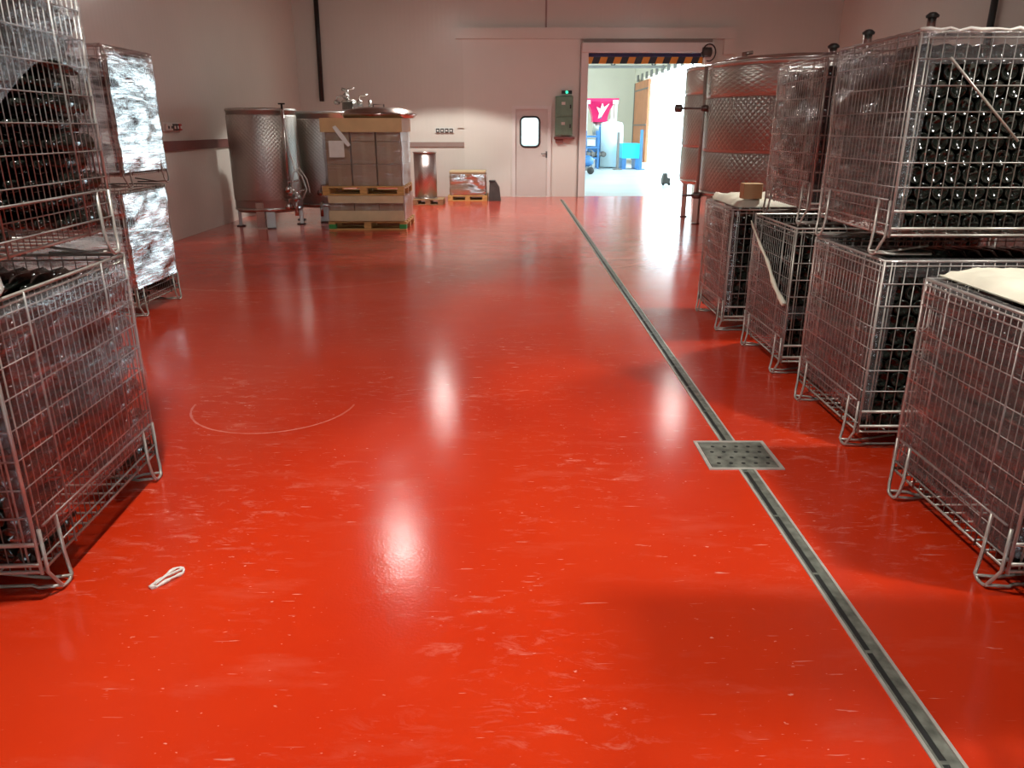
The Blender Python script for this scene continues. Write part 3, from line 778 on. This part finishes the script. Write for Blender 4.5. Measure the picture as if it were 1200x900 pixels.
# ------------------------------------------------------------------ pallets and cartons
def pallet(loc, W_, D_, label, wood=None, green=False, h=.135, group='wooden pallets'):
    e = empty('wooden_pallet', loc, label, 'pallet', group); wood = wood or M['wood']
    x, y = W_/2, D_/2
    for i in range(5):
        yy = -y+.05+(D_-.1)*i/4
        MB().box(-x, x, yy-.05, yy+.05, h-.022, h, .003).build('deck_board', wood, e)
    for sx in (-1, 0, 1):
        MB().box(sx*(x-.05)-.05, sx*(x-.05)+.05, -y, y, h-.044, h-.0225).build('stringer_board', wood, e)
        for sy in (-1, 0, 1):
            gr = green and sx != 0 and sy == -1
            o = MB().box(sx*(x-.055)-.055, sx*(x-.055)+.055, sy*(y-.05)-.05, sy*(y-.05)+.05, .0225, h-.0445, .003).build('block', M['green_block'] if gr else wood, e)
            if gr: o['label'] = 'green painted corner block'
    for sy in (-1, 0, 1):
        MB().box(-x, x, sy*(y-.05)-.05, sy*(y-.05)+.05, 0, .022, .003).build('bottom_board', wood, e)
    return e
PXc, PYc = -2.23, 12.27
PW, PD = 1.2, 1.0
pallet((PXc, PYc, 0), PW, PD, 'bottom pallet with green corner blocks under the brown cartons', green=True)
zA = .135
def carton(x0, x1, y0, y1, z0, z1, label, material=None, flaps=False, group='cartons on pallets'):
    e = MB().box(x0, x1, y0, y1, z0, z1, .006)
    o = e.build('carton', material or M['carton'])
    # re-origin at base centre
    c = Vector(((x0+x1)/2, (y0+y1)/2, z0)); o.data.transform(Matrix.Translation(-c)); o.location = c
    tag(o, label, 'carton', group)
    MB().box(-.03, .03, y0-c.y-.0012, y0-c.y-.0002, .01, z1-z0-.01).build('tape', M['tape'], o)
    return o
zl1 = PY(430, 229, 11.8).z
hb = zl1-zA
fx = PXc-PW/2+.03; wx = (PW-.06)/3
POS3 = ['left', 'middle', 'right']
for i in range(3):
    for j in range(2):
        yA = PYc-PD/2+.02+j*(PD-.04)/2
        carton(fx+i*wx+.004, fx+(i+1)*wx-.004, yA+.003, yA+(PD-.04)/2-.003, zA, zl1, '%s brown carton in the %s row between the two stacked pallets' % (POS3[i], ['front', 'rear'][j]))
# pale boards round the lower layer
for (v0, v1, nm) in ((224, 238, 'upper'), (247, 259, 'lower')):
    za = max(zA+.002, PY(430, v1, 11.75).z); zb = min(zl1-.002, PY(430, v0, 11.75).z)
    tag(MB().box(fx-.005, fx+3*wx+.005, PYc-PD/2-.022, PYc-PD/2-.012, za, zb).build('cardboard_strip', M['board']), '%s pale cardboard strip across the lower carton layer' % nm, 'cardboard', 'cardboard strips')
pallet((PXc-.03, PYc-.02, zl1+.002), PW+.04, PD, 'upper pallet carrying the tall wrapped carton stack', h=.135)
zB = zl1+.137
zt_ = PY(430, 139, 11.8).z
rows = 3; hh = (zt_-zB)/rows
for r_ in range(rows):
    for i in range(3):
        for j in range(2):
            yA = PYc-.02-PD/2+.03+j*(PD-.06)/2
            top = r_ == rows-1
            carton(fx+i*wx+.01, fx+(i+1)*wx-.01, yA+.004, yA+(PD-.06)/2-.004, zB+r_*hh+.001, zB+(r_+1)*hh-.003, '%s brown carton of the %s %s row on the upper pallet' % (POS3[i], ['bottom', 'middle', 'top'][r_], ['front', 'rear'][j]))
# tan cap tray over the stack top
ct = empty('cap_tray', (PXc-.01, PYc-.02, zt_), 'tan cardboard cap tray over the top of the tall carton stack', 'tray')
cw, cd, chh = PW/2-.0, PD/2-.0, .19
MB().box(-cw, cw, -cd, cd, 0, .008).build('tray_top', M['carton_light'], ct)
for (nm, bx) in (('front_flap', (-cw, cw, -cd-.008, -cd, -chh, .006)), ('rear_flap', (-cw, cw, cd, cd+.008, -chh, .006)), ('side_flap', (-cw-.008, -cw, -cd, cd, -chh, .006)), ('side_flap', (cw, cw+.008, -cd, cd, -chh, .006))):
    MB().box(*bx).build(nm, M['carton_light'], ct)
# delivery note and a peeled strip
p0, p1 = PY(385.5, 184.5, 11.7), PY(402, 165, 11.7)
yf = PYc-.02-PD/2+.03
tag(MB().box(p0.x, p1.x, PYc-.02-PD/2-.014, PYc-.02-PD/2-.012, p0.z, p1.z).build('delivery_note', M['paper']), 'white paper note on the front of the tall carton stack', 'note')
qa, qb = PY(391, 148, PYc-.02-PD/2-.022), PY(409, 171, PYc-.02-PD/2-.022)
st = MB()
for i in range(8):
    t = i/7
    c_ = qa.lerp(qb, t); wdt = .022+.012*math.sin(PI*(1-t))
    if i < 7:
        c2 = qa.lerp(qb, (i+1)/7); w2 = .022+.012*math.sin(PI*(1-(i+1)/7))
        st.add([(c_.x-wdt, c_.y, c_.z-.01), (c_.x+wdt, c_.y, c_.z+.01), (c2.x+w2, c2.y, c2.z+.01), (c2.x-w2, c2.y, c2.z-.01),
                (c_.x-wdt, c_.y+.012, c_.z-.01), (c_.x+wdt, c_.y+.012, c_.z+.01), (c2.x+w2, c2.y+.012, c2.z+.01), (c2.x-w2, c2.y+.012, c2.z-.01)], [(0, 1, 2, 3), (7, 6, 5, 4), (0, 4, 5, 1), (1, 5, 6, 2), (2, 6, 7, 3), (3, 7, 4, 0)])
tag(st.build('film_strip', M['white_plastic']), 'slanting white strip of loose film on the tall carton stack front', 'strip')
# film around both carton layers
wrap = empty('stretch_wrap', (PXc-.01, PYc-.02, zB), 'clear stretch wrap around the tall carton stack, glaring on its right side', 'wrap', 'stretch wraps round cartons')
def rngc(s_, t): return (.01, zt_-zB-.195)
film_on(wrap, PW-.04, PD-.04, rngc, M['film_carton'], amp=.012, off=.012, fold=0, seed=21, name='film_sheet')
wrap2 = empty('stretch_wrap', (PXc, PYc, zA), 'clear stretch wrap around the low carton layer between the pallets', 'wrap', 'stretch wraps round cartons')
film_on(wrap2, PW-.04, PD-.02, lambda s_, t: (.01, hb-.01), M['film_carton'], amp=.008, off=.012, fold=0, seed=22, name='film_sheet')
# round tank lid lying on the stack
ld = empty('tank_lid', (-2.05, PYc+.03, zt_+.012), 'round brown steel tank lid lying on top of the carton stack', 'lid')
MB().lathe([(0, .16), (.30, .155), (.5, .11), (.545, .075), (.56, .07), (.565, .05), (.56, .03), (.53, .0), (0, .0)], n=40).build('lid_dish', M['lid'], ld)
MB().tube([(.567*math.cos(t), .567*math.sin(t), .05) for t in [2*PI*i/40 for i in range(40)]], .014, 8, closed=True).build('rim_seal', M['lid'], ld)
MB().tube([(-.08, 0, .155), (-.08, 0, .2), (.08, 0, .2), (.08, 0, .155)], .012, 6).build('handle', M['steel_dark'], ld)

# small carton pallet by the wall
q0 = PZ(528, 236); q1 = PZ(571, 236)
sx_ = (q0.x+q1.x)/2; sy_ = q0.y+.4
pallet((sx_-.03, sy_, 0), .85, .72, 'small pallet by the back wall under the shiny wrapped carton', h=.12)
zs_ = PY(545, 203, q0.y).z
bx = empty('wrapped_carton', (sx_-.02, sy_, .122), 'carton in shiny film on the small pallet by the back wall', 'carton')
MB().box(-.39, .37, -.33, .33, 0, zs_-.122, .01).build('box_body', M['carton'], bx)
MB().box(-.40, .38, -.34, .34, zs_-.12, zs_-.085, .004).build('box_lid', M['board'], bx)
film_on(bx, .76, .66, lambda s_, t: (.01, zs_-.15), M['film_wrinkled'], amp=.02, off=.014, fold=0, seed=31)
p0 = PZ(577, 236)
bn = empty('grey_bin', (p0.x+.06, q0.y+.22, 0), 'small dark grey tub leaning beside the shiny wrapped carton', 'tub')
MB().prism([(-.14, 0), (.12, 0), (.09, .28), (.0, .42), (-.12, .40)], 'y', -.14, .14).build('tub_body', M['dark_grey'], bn)
MB().box(-.13, .0, -.15, .15, .40, .425).build('tub_rim', M['black'], bn)

# ------------------------------------------------------------------ tanks
def tank(loc, R, z0, z1, label, jacket, nleg=4, legw=.13, dimple='dimple_small', rot=.3, dome=0, group='steel tanks'):
    e = empty('steel_tank', loc, label, 'tank', group, rot)
    n = 64
    prof = [(0, z0+.0), (R-.03, z0+.0), (R, z0+.04), (R, z1-.05), (R+.012, z1-.045), (R+.012, z1-.012), (R, z1-.008)]
    prof += [(R*.98, z1), (R*.6, z1+dome*.6), (.2, z1+dome), (0, z1+dome)] if dome else [(R-.02, z1), (R-.03, z1-.02), (0, z1-.01)]
    MB().lathe(prof, n=n).build('body', M['steel_soft'], e)
    for (a_, b2) in jacket:
        MB().lathe([(R+.001, a_), (R+.009, a_+.015), (R+.009, b2-.015), (R+.001, b2)], n=n).build('cooling_jacket', M[dimple if a_ < 1.3 else 'dimple_small'], e)
    MB().lathe([(R+.006, z0+.03), (R+.01, z0+.035), (R+.01, z0+.065), (R+.006, z0+.07)], n=n).build('lower_band', M['steel'], e)
    for k_ in range(nleg):
        an = 2*PI*k_/nleg
        l = MB(); c, s_ = math.cos(an), math.sin(an)
        rr = R-.05
        pts = [(rr-.02, -legw/2), (rr+.03, -legw/2), (rr+.03, legw/2), (rr-.02, legw/2)]
        vs = [(c*x-s_*y, s_*x+c*y, z) for z in (0.02, z0+.06) for (x, y) in pts]
        l.add(vs, [(3, 2, 1, 0), (4, 5, 6, 7), (0, 1, 5, 4), (1, 2, 6, 5), (2, 3, 7, 6), (3, 0, 4, 7)])
        lo = l.build('leg', M['steel_soft'], e)
        MB().lathe([(legw*.55, 0), (legw*.55, .015), (legw*.3, .02)], c=(c*rr, s_*rr, 0), n=16).build('foot_plate', M['steel_dark'], lo)
    return e
def in_tank(e, mb, name, m, world=True):
    o = mb.build(name, m, e); o.matrix_parent_inverse = Matrix.LocRotScale(e.location, e.rotation_euler, None).inverted(); return o
def valve(mb, p, s=1):
    x, y, z = p
    mb.lathe([(.03*s, -.06*s), (.03*s, -.045*s), (.022*s, -.04*s), (.022*s, .04*s), (.03*s, .045*s), (.03*s, .06*s)], c=p, n=12, axis='y')
    mb.tube([(x, y, z), (x, y, z+.07*s), (x+.1*s, y, z+.085*s)], .01*s, 6)
    return mb
# left tank 1
t1 = (-3.92, 12.45, 0); z1t = PY(316, 126, 11.95).z
e = tank(t1, .52, .24, z1t, 'dimpled steel tank leftmost in front of the left wall corner', [(.42, z1t-.10)])
in_tank(e, MB().box(t1[0]-.065, t1[0]+.065, t1[1]-.52, t1[1]-.46, .02, .40), 'front_leg', M['steel'])
gx, gy = -3.46, 12.02
in_tank(e, MB().tube([(gx, gy, z1t-.02), (gx, gy, .62)], .024, 10).tube([(gx, gy, z1t-.06), (gx-.1, gy+.16, z1t-.06)], .018, 8).tube([(gx-.09, gy+.16, .64), (gx, gy, .64)], .018, 8), 'sight_tube', M['steel'])
in_tank(e, MB().tube([(gx, gy, z1t-.02), (gx, gy, z1t+.05)], .016, 8).tube([(gx-.05, gy, z1t+.055), (gx+.05, gy, z1t+.055)], .012, 8), 'tube_cap', M['black'])
vv = MB(); valve(vv, (gx, gy-.02, .60), 1.6); valve(vv, (gx+.1, gy+.02, .46), 1.5); valve(vv, (gx-.02, gy, .34), 1.5)
vv.lathe([(.06, .0), (.06, .1)], c=(gx+.02, gy, .5), n=14); vv.tube([(gx+.1, gy-.05, .2), (gx+.1, gy, .55)], .03, 10)
in_tank(e, vv, 'valve_group', M['steel'])
in_tank(e, MB().tube([(gx+.02, gy-.03, z1t-.15), (gx+.06, gy-.03, 1.2), (gx+.12, gy-.03, .9), (gx+.22, gy-.03, .8), (gx+.28, gy-.03, .6), (gx+.2, gy-.03, .45)], .010, 6)
        .tube([(gx+.05, gy-.05, .55), (gx+.1, gy-.05, .85), (gx+.2, gy-.05, .92), (gx+.3, gy-.05, .75), (gx+.33, gy-.05, .55)], .010, 6), 'hose', M['white_plastic'])
# left tank 2
t2 = (-3.18, 13.25, 0); z2t = PY(370, 130, 12.8).z
e = tank(t2, .50, .24, z2t, 'dimpled steel tank second from the left, half behind the cartons', [(.40, z2t-.12)], rot=.1)
vv = MB(); valve(vv, (t2[0]+.05, t2[1]-.56, .5), 1.6); vv.tube([(t2[0]+.05, t2[1]-.5, .33), (t2[0]+.05, t2[1]-.62, .33), (t2[0]+.05, t2[1]-.62, .12)], .025, 8)
in_tank(e, vv, 'valve_group', M['steel'])
# left tank 3 with domed shoulder and manhole, behind the cartons
t3 = (-2.72, 14.75, 0); z3t = PY(410, 133, 14.4).z-.05
e = tank(t3, .78, .25, z3t, 'domed steel tank with fittings on top, behind the tall carton stack', [(.5, z3t-.2)], rot=.2, dome=.16)
q = PY(409, 118, 14.6)
fit = MB().lathe([(.13, z3t+.12), (.13, z3t+.24), (.15, z3t+.24), (.15, z3t+.28), (0, z3t+.30)], c=(q.x, 14.6, 0), n=20)
in_tank(e, fit, 'manhole', M['steel'])
vv = MB(); valve(vv, (q.x-.02, 14.45, z3t+.34), 1.6); valve(vv, (q.x+.22, 14.45, z3t+.24), 1.5); valve(vv, (q.x-.2, 14.5, z3t+.24), 1.4)
vv.tube([(q.x-.02, 14.6, z3t+.28), (q.x-.02, 14.6, z3t+.44), (q.x-.12, 14.6, z3t+.47)], .03, 8).tube([(q.x+.38, 14.6, z3t+.06), (q.x+.38, 14.6, z3t+.28)], .035, 8)
vv.box(q.x+.1, q.x+.28, 14.42, 14.5, z3t+.1, z3t+.22)
in_tank(e, vv, 'top_fittings', M['steel'])
# slim steel drum on its pallet
cq = PZ(500, 241)
pallet((cq.x+.02, cq.y+.35, 0), .62, .6, 'small dark pallet under the slim steel drum beside the carton stack', M['wood_grey'], h=.12)
zd = PY(497, 177, cq.y+.2).z
dq = empty('steel_drum', (cq.x-.04, cq.y+.33, .122), 'slim tall steel drum on a small pallet right of the carton stack', 'drum')
MB().lathe([(.0, 0), (.23, 0), (.23, zd-.14), (.0, zd-.14)], n=40).build('drum_shell', M['red_sheen_steel'], dq)
for zz in (.01, zd-.15): MB().tube([(.234*math.cos(2*PI*i/40), .234*math.sin(2*PI*i/40), zz) for i in range(40)], .012, 6, closed=True).build('rim', M['steel'], dq)

# right tanks
def big_tank(loc, R, z0, z1, label, rot, jackets):
    return tank(loc, R, z0, z1, label, jackets, nleg=6, legw=.12, dimple='dimple_big', rot=rot)
R1 = 1.16
tR1 = (3.76, 10.6, 0)
zt1 = PY(890, 66, 9.5).z
e = big_tank(tR1, R1, .62, zt1, 'large dimpled steel tank on legs behind the right wire crates', .2, [(.70, 1.20), (1.23, zt1-.42), (zt1-.40, zt1-.06)])
u = ray(821, 150); an = math.atan2(u.x, u.y)
# sight pipe on the tank's left edge
vdir = Vector((-math.cos(an), math.sin(an), 0)); pb = Vector(tR1)+vdir*(R1+.03)+Vector((-math.sin(an)*.25, -math.cos(an)*.25, 0))
gx, gy = pb.x, pb.y
in_tank(e, MB().tube([(gx, gy, zt1-.03), (gx, gy, .64)], .024, 10), 'sight_pipe', M['wire_bright'])
ar = MB()
za = PY(800, 127, gy).z
ar.tube([(gx+.2, gy+.05, za), (gx-.32, gy, za)], .014, 8); ar.lathe([(.03, -.05), (.05, -.04), (.05, .04), (.03, .05)], c=(gx-.33, gy, za), n=12, axis='x'); ar.lathe([(.03, -.05), (.045, -.03), (.045, .03), (.03, .05)], c=(gx+.02, gy, za), n=12, axis='x')
zb_ = PY(810, 229, gy).z
ar.tube([(gx+.2, gy+.05, zb_), (gx-.2, gy, zb_)], .016, 8); ar.lathe([(.03, -.06), (.045, -.04), (.045, .04), (.03, .06)], c=(gx, gy, zb_), n=12, axis='x')
in_tank(e, ar, 'valve_arm', M['steel_dark'])
q = PY(873, 60, 10.4)
in_tank(e, MB().tube([(q.x, 10.4, zt1-.02), (q.x, 10.4, zt1+.12)], .035, 10).tube([(q.x-.02, 10.4, zt1+.1), (q.x+.1, 10.4, zt1+.12)], .025, 8), 'top_fitting', M['steel'])
in_tank(e, MB().lathe([(R1*.9, zt1-.012), (R1*.86, zt1+.05), (R1*.4, zt1+.10), (0, zt1+.10)], c=(tR1[0], tR1[1], 0), n=48), 'lid', M['steel'])
tR2 = (3.95, 13.1, 0); zt2 = PY(805, 78, 12.9).z
e = big_tank(tR2, 1.10, .62, zt2, 'large dimpled steel tank on legs beside the loading doorway', .5, [(.70, 1.20), (1.23, zt2-.42), (zt2-.40, zt2-.06)])
zt3 = 2.05
tR3 = (3.95, 8.05, 0)
e = big_tank(tR3, 1.0, .62, zt3, 'large steel tank with capped posts rising behind the tall right crates', .3, [(.75, zt3-.3)])
for (u_, v_, Y_) in ((1018, 38, 8.1), (1093, 18, 7.75), (977, 54, 8.4)):
    q = PY(u_, v_, Y_)
    in_tank(e, MB().tube([(q.x, Y_, zt3-.03), (q.x, Y_, q.z-.02)], .04, 10), 'post', M['steel'])
    in_tank(e, MB().lathe([(.055, q.z-.02), (.06, q.z+.0), (.03, q.z+.025), (.0, q.z+.03)], c=(q.x, Y_, 0), n=14), 'post_cap', M['black'])

# scrap of plastic on the floor
p0, p1 = PZ(178, 690), PZ(214, 668)
dv = (p1-p0); L_ = dv.length; dv.normalize(); nv = Vector((-dv.y, dv.x, 0))
sc = MB(); loop = []
for i in range(24):
    t = 2*PI*i/24
    x = L_/2-L_/2*math.cos(t); y = .024*math.sin(t)*(0.4+.9*x/L_)
    loop.append(p0+dv*x+nv*y+Vector((0, 0, .006+.004*math.sin(t*3))))
sc.tube(loop, [.0045+.002*math.sin(i*1.7)+.001 for i in range(24)], 6, closed=True)
sc.tube([p0+dv*(L_*.12)+Vector((0, 0, .008)), p0+dv*(L_*.45)+nv*.004+Vector((0, 0, .013)), p0+dv*(L_*.97)-nv*.006+Vector((0, 0, .009))], [.003, .005, .004], 6)
sc.tube([p0+nv*.012+Vector((0, 0, .006)), p0+Vector((0, 0, .009)), p0-nv*.010+dv*.01+Vector((0, 0, .006))], [.004, .008, .004], 6)
tag(sc.build('plastic_scrap', M['scrap']), 'twisted white plastic scrap lying on the red floor', 'scrap')

# ------------------------------------------------------------------ hall beyond the loading doorway
HX0, HX1, HY1, HZ = -8.0, 6.0, 39.5, 8.0
struct(MB().box(HX0-8, HX1+.3, YB+.1, HY1, -.2, -.005).build('floor_hall', M['hall_floor']), 'pale concrete floor of the hall beyond the doorway', 'floor')
struct(MB().box(HX0, HX1+.3, HY1, HY1+.3, 0, HZ).build('wall_hall_back', M['hall_wall']), 'cream end wall of the hall beyond the doorway', 'wall')
struct(MB().box(HX0-.3, HX0, YB+.16, HY1, 0, HZ).build('wall_hall_left', M['hall_wall']), 'cream side wall of the hall beyond the doorway', 'wall')
zr_ = PY(746, 92, 37).z
wz_ = MB().box(HX1, HX1+.3, 36.8, HY1, 0, HZ).box(HX1, HX1+.3, YB+.16, 36.8, zr_, HZ).box(HX1, HX1+.3, YB+.16, 20, 0, zr_)
struct(wz_.build('wall_hall_right', M['hall_wall']), 'cream side wall of the hall with the wide bright opening', 'wall')
rf = MB().box(HX0-.3, -5, YB+.16, HY1+.3, HZ, HZ+.2).box(-1, HX1+.3, YB+.16, HY1+.3, HZ, HZ+.2)  # gap between the slabs is unseen, added to brighten the hall
struct(rf.build('ceiling_hall', M['hall_wall']), 'roof of the hall with a long open strip added for light', 'ceiling')
struct(MB().box(HX1+.3, 80, 0, 90, -.25, -.02).build('ground_yard', M['yard']), 'bright pale yard outside the hall opening', 'ground')
# sliding door and rail
sd = empty('sliding_door', (HX1-.12, 36.2, 0), 'rust orange sliding door pushed to the far end of the hall opening', 'door')
MB().box(-.06, .06, -1.75, 2.0, .05, zr_-.15, .01).build('door_panel', M['orange_door'], sd)
for zz in (1.6, 3.1): MB().box(-.085, -.062, -1.75, 2.0, zz, zz+.06).build('door_rib', M['truss'], sd)
MB().box(-.085, -.062, 1.85, 2.0, .05, zr_-.15).build('door_edge', M['truss'], sd)
rl_ = empty('door_rail', (HX1-.1, 30, zr_), 'dark sliding rail with hangers above the bright hall opening', 'rail')
MB().box(-.06, .02, -9, 8.3, -.03, .06).build('rail_bar', M['hall_wall'], rl_)
for i in range(12): MB().box(-.1, -.061, -6+i*1.2, -5.6+i*1.2, -.12, .16).build('hanger', M['truss'], rl_)
# roof truss
tr = empty('roof_truss', (0, 31, 0), 'dark steel roof truss across the hall beyond the doorway', 'truss')
za, zb_ = PY(750, 78, 31).z, PY(750, 73, 31).z
MB().box(HX0, HX1, -.06, .06, za-.06, za+.04).build('lower_chord', M['truss'], tr)
tw = MB()
for i in range(9):
    xx = HX0+1+i*1.55
    tw.tube([(xx, 0, za), (xx+.78, 0, za+1.1)], .035, 6); tw.tube([(xx+.78, 0, za+1.1), (xx+1.55, 0, za)], .035, 6)
tw.build('web_bars', M['truss'], tr)
MB().box(HX0, HX1, -.05, .05, za+1.06, za+1.16).build('upper_chord', M['truss'], tr)

# magenta hopper machine
YH = 33.0
def hp(u_, v_, Y_=YH): return PY(u_, v_, Y_)
hl_, hr_ = hp(683, 118).x, hp(723, 118).x; ztp, zbt = hp(700, 115).z, hp(700, 143).z
hm = empty('hopper_machine', ((hl_+hr_)/2, YH, 0), 'magenta funnel hopper with a white leaf mark in the hall beyond', 'hopper')
w1 = (hr_-hl_)/2; w0 = w1*.42
def frus(zs, ws):
    mb = MB(); vs = []
    for z, w in zip(zs, ws): vs += [(-w, -w, z), (w, -w, z), (w, w, z), (-w, w, z)]
    fs = []
    for i in range(len(zs)-1):
        for k_ in range(4): fs.append((i*4+k_, i*4+(k_+1) % 4, (i+1)*4+(k_+1) % 4, (i+1)*4+k_))
    fs.append((3, 2, 1, 0)); return mb.add(vs, fs)
hz = ztp-zbt
fn = frus([zbt, zbt+.25*hz, zbt+.5*hz, zbt+.72*hz, zbt+.85*hz, ztp-.03], [w0, w0*1.08, w0*1.3, w0*1.7, w1*.97, w1]).build('funnel', M['magenta'], hm)
lm = [(-.10, -.28), (-.06, -.1), (-.16, .12), (-.02, .05), (.04, .28), (.10, .10), (.30, .24), (.12, -.05), (.02, -.22)]
MB().prism([(x*1.15, z*1.15+zbt+.48*hz) for x, z in lm], 'y', -w0*1.35-.16, -w0*1.35-.14).build('leaf_mark', M['white_plastic'], fn)
for s_ in (-1, 1): MB().box(s_*w1*.80-w1*.16, s_*w1*.80+w1*.16, -w1-.02, -w1-.005, ztp-.24, ztp-.10).build('rim_label', M['white_plastic'], fn)
fm = MB()
for sx in (-1, 1):
    for sy in (-1, 1): fm.box(sx*w1*.85-.05, sx*w1*.85+.05, sy*w1*.85-.05, sy*w1*.85+.05, 0, ztp-.12)
fm.box(-w1*.9, w1*.9, -w1*.9, -w1*.8, .7, .8).box(-w1*.9, w1*.9, w1*.8, w1*.9, .7, .8)
fm.build('frame', M['white_plastic'], hm)
MB().lathe([(w0*.9, zbt-.5), (w0*.9, zbt)], n=20).build('chute', M['steel_soft'], hm)
MB().box(-w1*.7, w1*.1, -.5, .5, .35, 1.0, .03).build('crusher_body', M['blue'], hm)
# pale storage tank
YT = 31.5
a_, b2 = PY(703, 160, YT).x, PY(730, 160, YT).x; ztt = PY(716, 142, YT).z
pt = empty('storage_tank', ((a_+b2)/2, YT, 0), 'pale plastic storage tank standing before the magenta hopper', 'tank')
rr = (b2-a_)/2
MB().lathe([(0, .02), (rr*.96, .02), (rr, .1), (rr, ztt-.2), (rr*.9, ztt-.06), (rr*.35, ztt), (0, ztt)], n=40).build('shell', M['pale_blue'], pt)
MB().lathe([(rr*.3, ztt-.01), (rr*.3, ztt+.07), (0, ztt+.08)], n=20).build('cap', M['white_plastic'], pt)
fr_ = MB()
for i in range(7): fr_.tube([(-rr*1.01, -.1, .2+i*.28), (-rr*1.01, .1, .2+i*.28)], .03, 6)
fr_.tube([(-rr*1.03, -.12, 0), (-rr*1.03, -.12, ztt-.2)], .03, 6); fr_.tube([(-rr*1.03, .12, 0), (-rr*1.03, .12, ztt-.2)], .03, 6)
fr_.build('ladder', M['blue'], pt)
# cyan bin
YC_ = 30.5
a_, b2 = PY(727, 170, YC_).x, PY(749, 170, YC_).x; zt0, zt1_ = PY(738, 185, YC_).z, PY(738, 168, YC_).z
bn = empty('plastic_bin', ((a_+b2)/2, YC_, 0), 'bright cyan plastic bin beside the pale tank in the hall', 'bin')
w_ = (b2-a_)/2; zt0 = max(.12, zt0)
MB().add([(-w_*.92, -.5, zt0), (w_*.92, -.5, zt0), (w_*.92, .5, zt0), (-w_*.92, .5, zt0), (-w_, -.55, zt1_), (w_, -.55, zt1_), (w_, .55, zt1_), (-w_, .55, zt1_),
          (-w_*.9, -.48, zt1_), (w_*.9, -.48, zt1_), (w_*.9, .48, zt1_), (-w_*.9, .48, zt1_), (-w_*.85, -.45, zt0+.06), (w_*.85, -.45, zt0+.06), (w_*.85, .45, zt0+.06), (-w_*.85, .45, zt0+.06)],
         [(3, 2, 1, 0), (0, 1, 5, 4), (1, 2, 6, 5), (2, 3, 7, 6), (3, 0, 4, 7), (4, 5, 9, 8), (5, 6, 10, 9), (6, 7, 11, 10), (7, 4, 8, 11), (8, 9, 13, 12), (9, 10, 14, 13), (10, 11, 15, 14), (11, 8, 12, 15), (12, 13, 14, 15)]).build('bin_shell', M['cyan'], bn)
for sx in (-1, 1): MB().box(sx*w_*.7-.08, sx*w_*.7+.08, -.45, .45, 0, zt0).build('runner', M['blue'], bn)
for (u_, v0, mat_, lb) in ((724, 155, 'truss', 'dark upright stand post left of the cyan bin'), (751, 152, 'blue', 'blue upright stand post right of the cyan bin')):
    x = PY(u_, 180, YC_-.78).x; zz = PY(u_, v0, YC_-.78).z
    ps = empty('stand_post', (x, YC_-.78, 0), lb, 'post')
    MB().box(-.05, .05, -.05, .05, .03, zz).build('upright', M[mat_], ps)
    MB().box(-.15, .15, -.2, .2, 0, .03).build('base_plate', M[mat_], ps)
# low machinery left
YM = 27.0
a_, b2 = PY(676, 190, YM).x, PY(694, 190, YM).x
pm = empty('pump_cart', ((a_+b2)/2, YM, 0), 'blue grey pump cart just inside the hall doorway on the left', 'cart')
w_ = (b2-a_)/2
MB().box(-w_, w_, -.3, .3, .12, .2, .01).build('cart_bed', M['truss'], pm)
MB().lathe([(.1, -.35), (.19, -.33), (.19, .2), (.1, .35)], c=(-.05, 0, .42), n=20, axis='x').build('pump_motor', M['blue'], pm)
for sx in (-1, 1): MB().lathe([(.11, -.03), (.12, -.02), (.12, .02), (.11, .03)], c=(sx*w_*.7, -.3, .12), n=18, axis='y').build('wheel', M['black'], pm)
MB().tube([(w_*.9, 0, .2), (w_*1.0, 0, .75), (w_*.6, 0, .78)], .02, 8).build('push_handle', M['truss'], pm)
a_, b2 = PY(683, 190, 31).x, PY(700, 190, 31).x
cr = empty('stacked_frame', ((a_+b2)/2, 30.8, 0), 'dark blue steel frame with pipes left of the pale tank', 'frame')
w_ = (b2-a_)/2
f = MB()
for zz in (.35, .75, 1.15): f.box(-w_, w_, -.35, .35, zz, zz+.07)
for sx in (-1, 1):
    for sy in (-1, 1): f.box(sx*(w_-.04)-.04, sx*(w_-.04)+.04, sy*.3-.04, sy*.3+.04, 0, 1.4)
f.build('rack_frame', M['blue'], cr)
for i in range(4): MB().lathe([(.09, -.3), (.1, -.28), (.1, .28), (.09, .3)], c=(-w_+.16+i*.2, 0, .53), n=14, axis='y').build('roller', M['truss'], cr)
MB().box(-w_*.7, w_*.5, -.25, .25, .83, 1.1, .02).build('white_box', M['white_plastic'], cr)
# grey device right near threshold
YG = 21.5
x = PY(780, 208, YG).x
gm = empty('floor_cleaner', (x, YG, 0), 'small grey wheeled machine beside the bright hall opening', 'machine'); gm.scale = (.62, .62, .62)
MB().prism([(-.16, .06), (.16, .06), (.18, .3), (.05, .34), (0.02, .52), (-.1, .5), (-.16, .25)], 'y', -.2, .2).build('machine_body', M['dark_grey'], gm)
for sx in (-1, 1): MB().lathe([(.05, -.03), (.065, -.02), (.065, .02), (.05, .03)], c=(sx*.13, -.2, .065), n=14, axis='y').build('wheel', M['black'], gm)
MB().tube([(0, 0, .5), (.12, 0, .62), (.2, 0, .6)], .02, 6).build('handle', M['white_plastic'], gm)
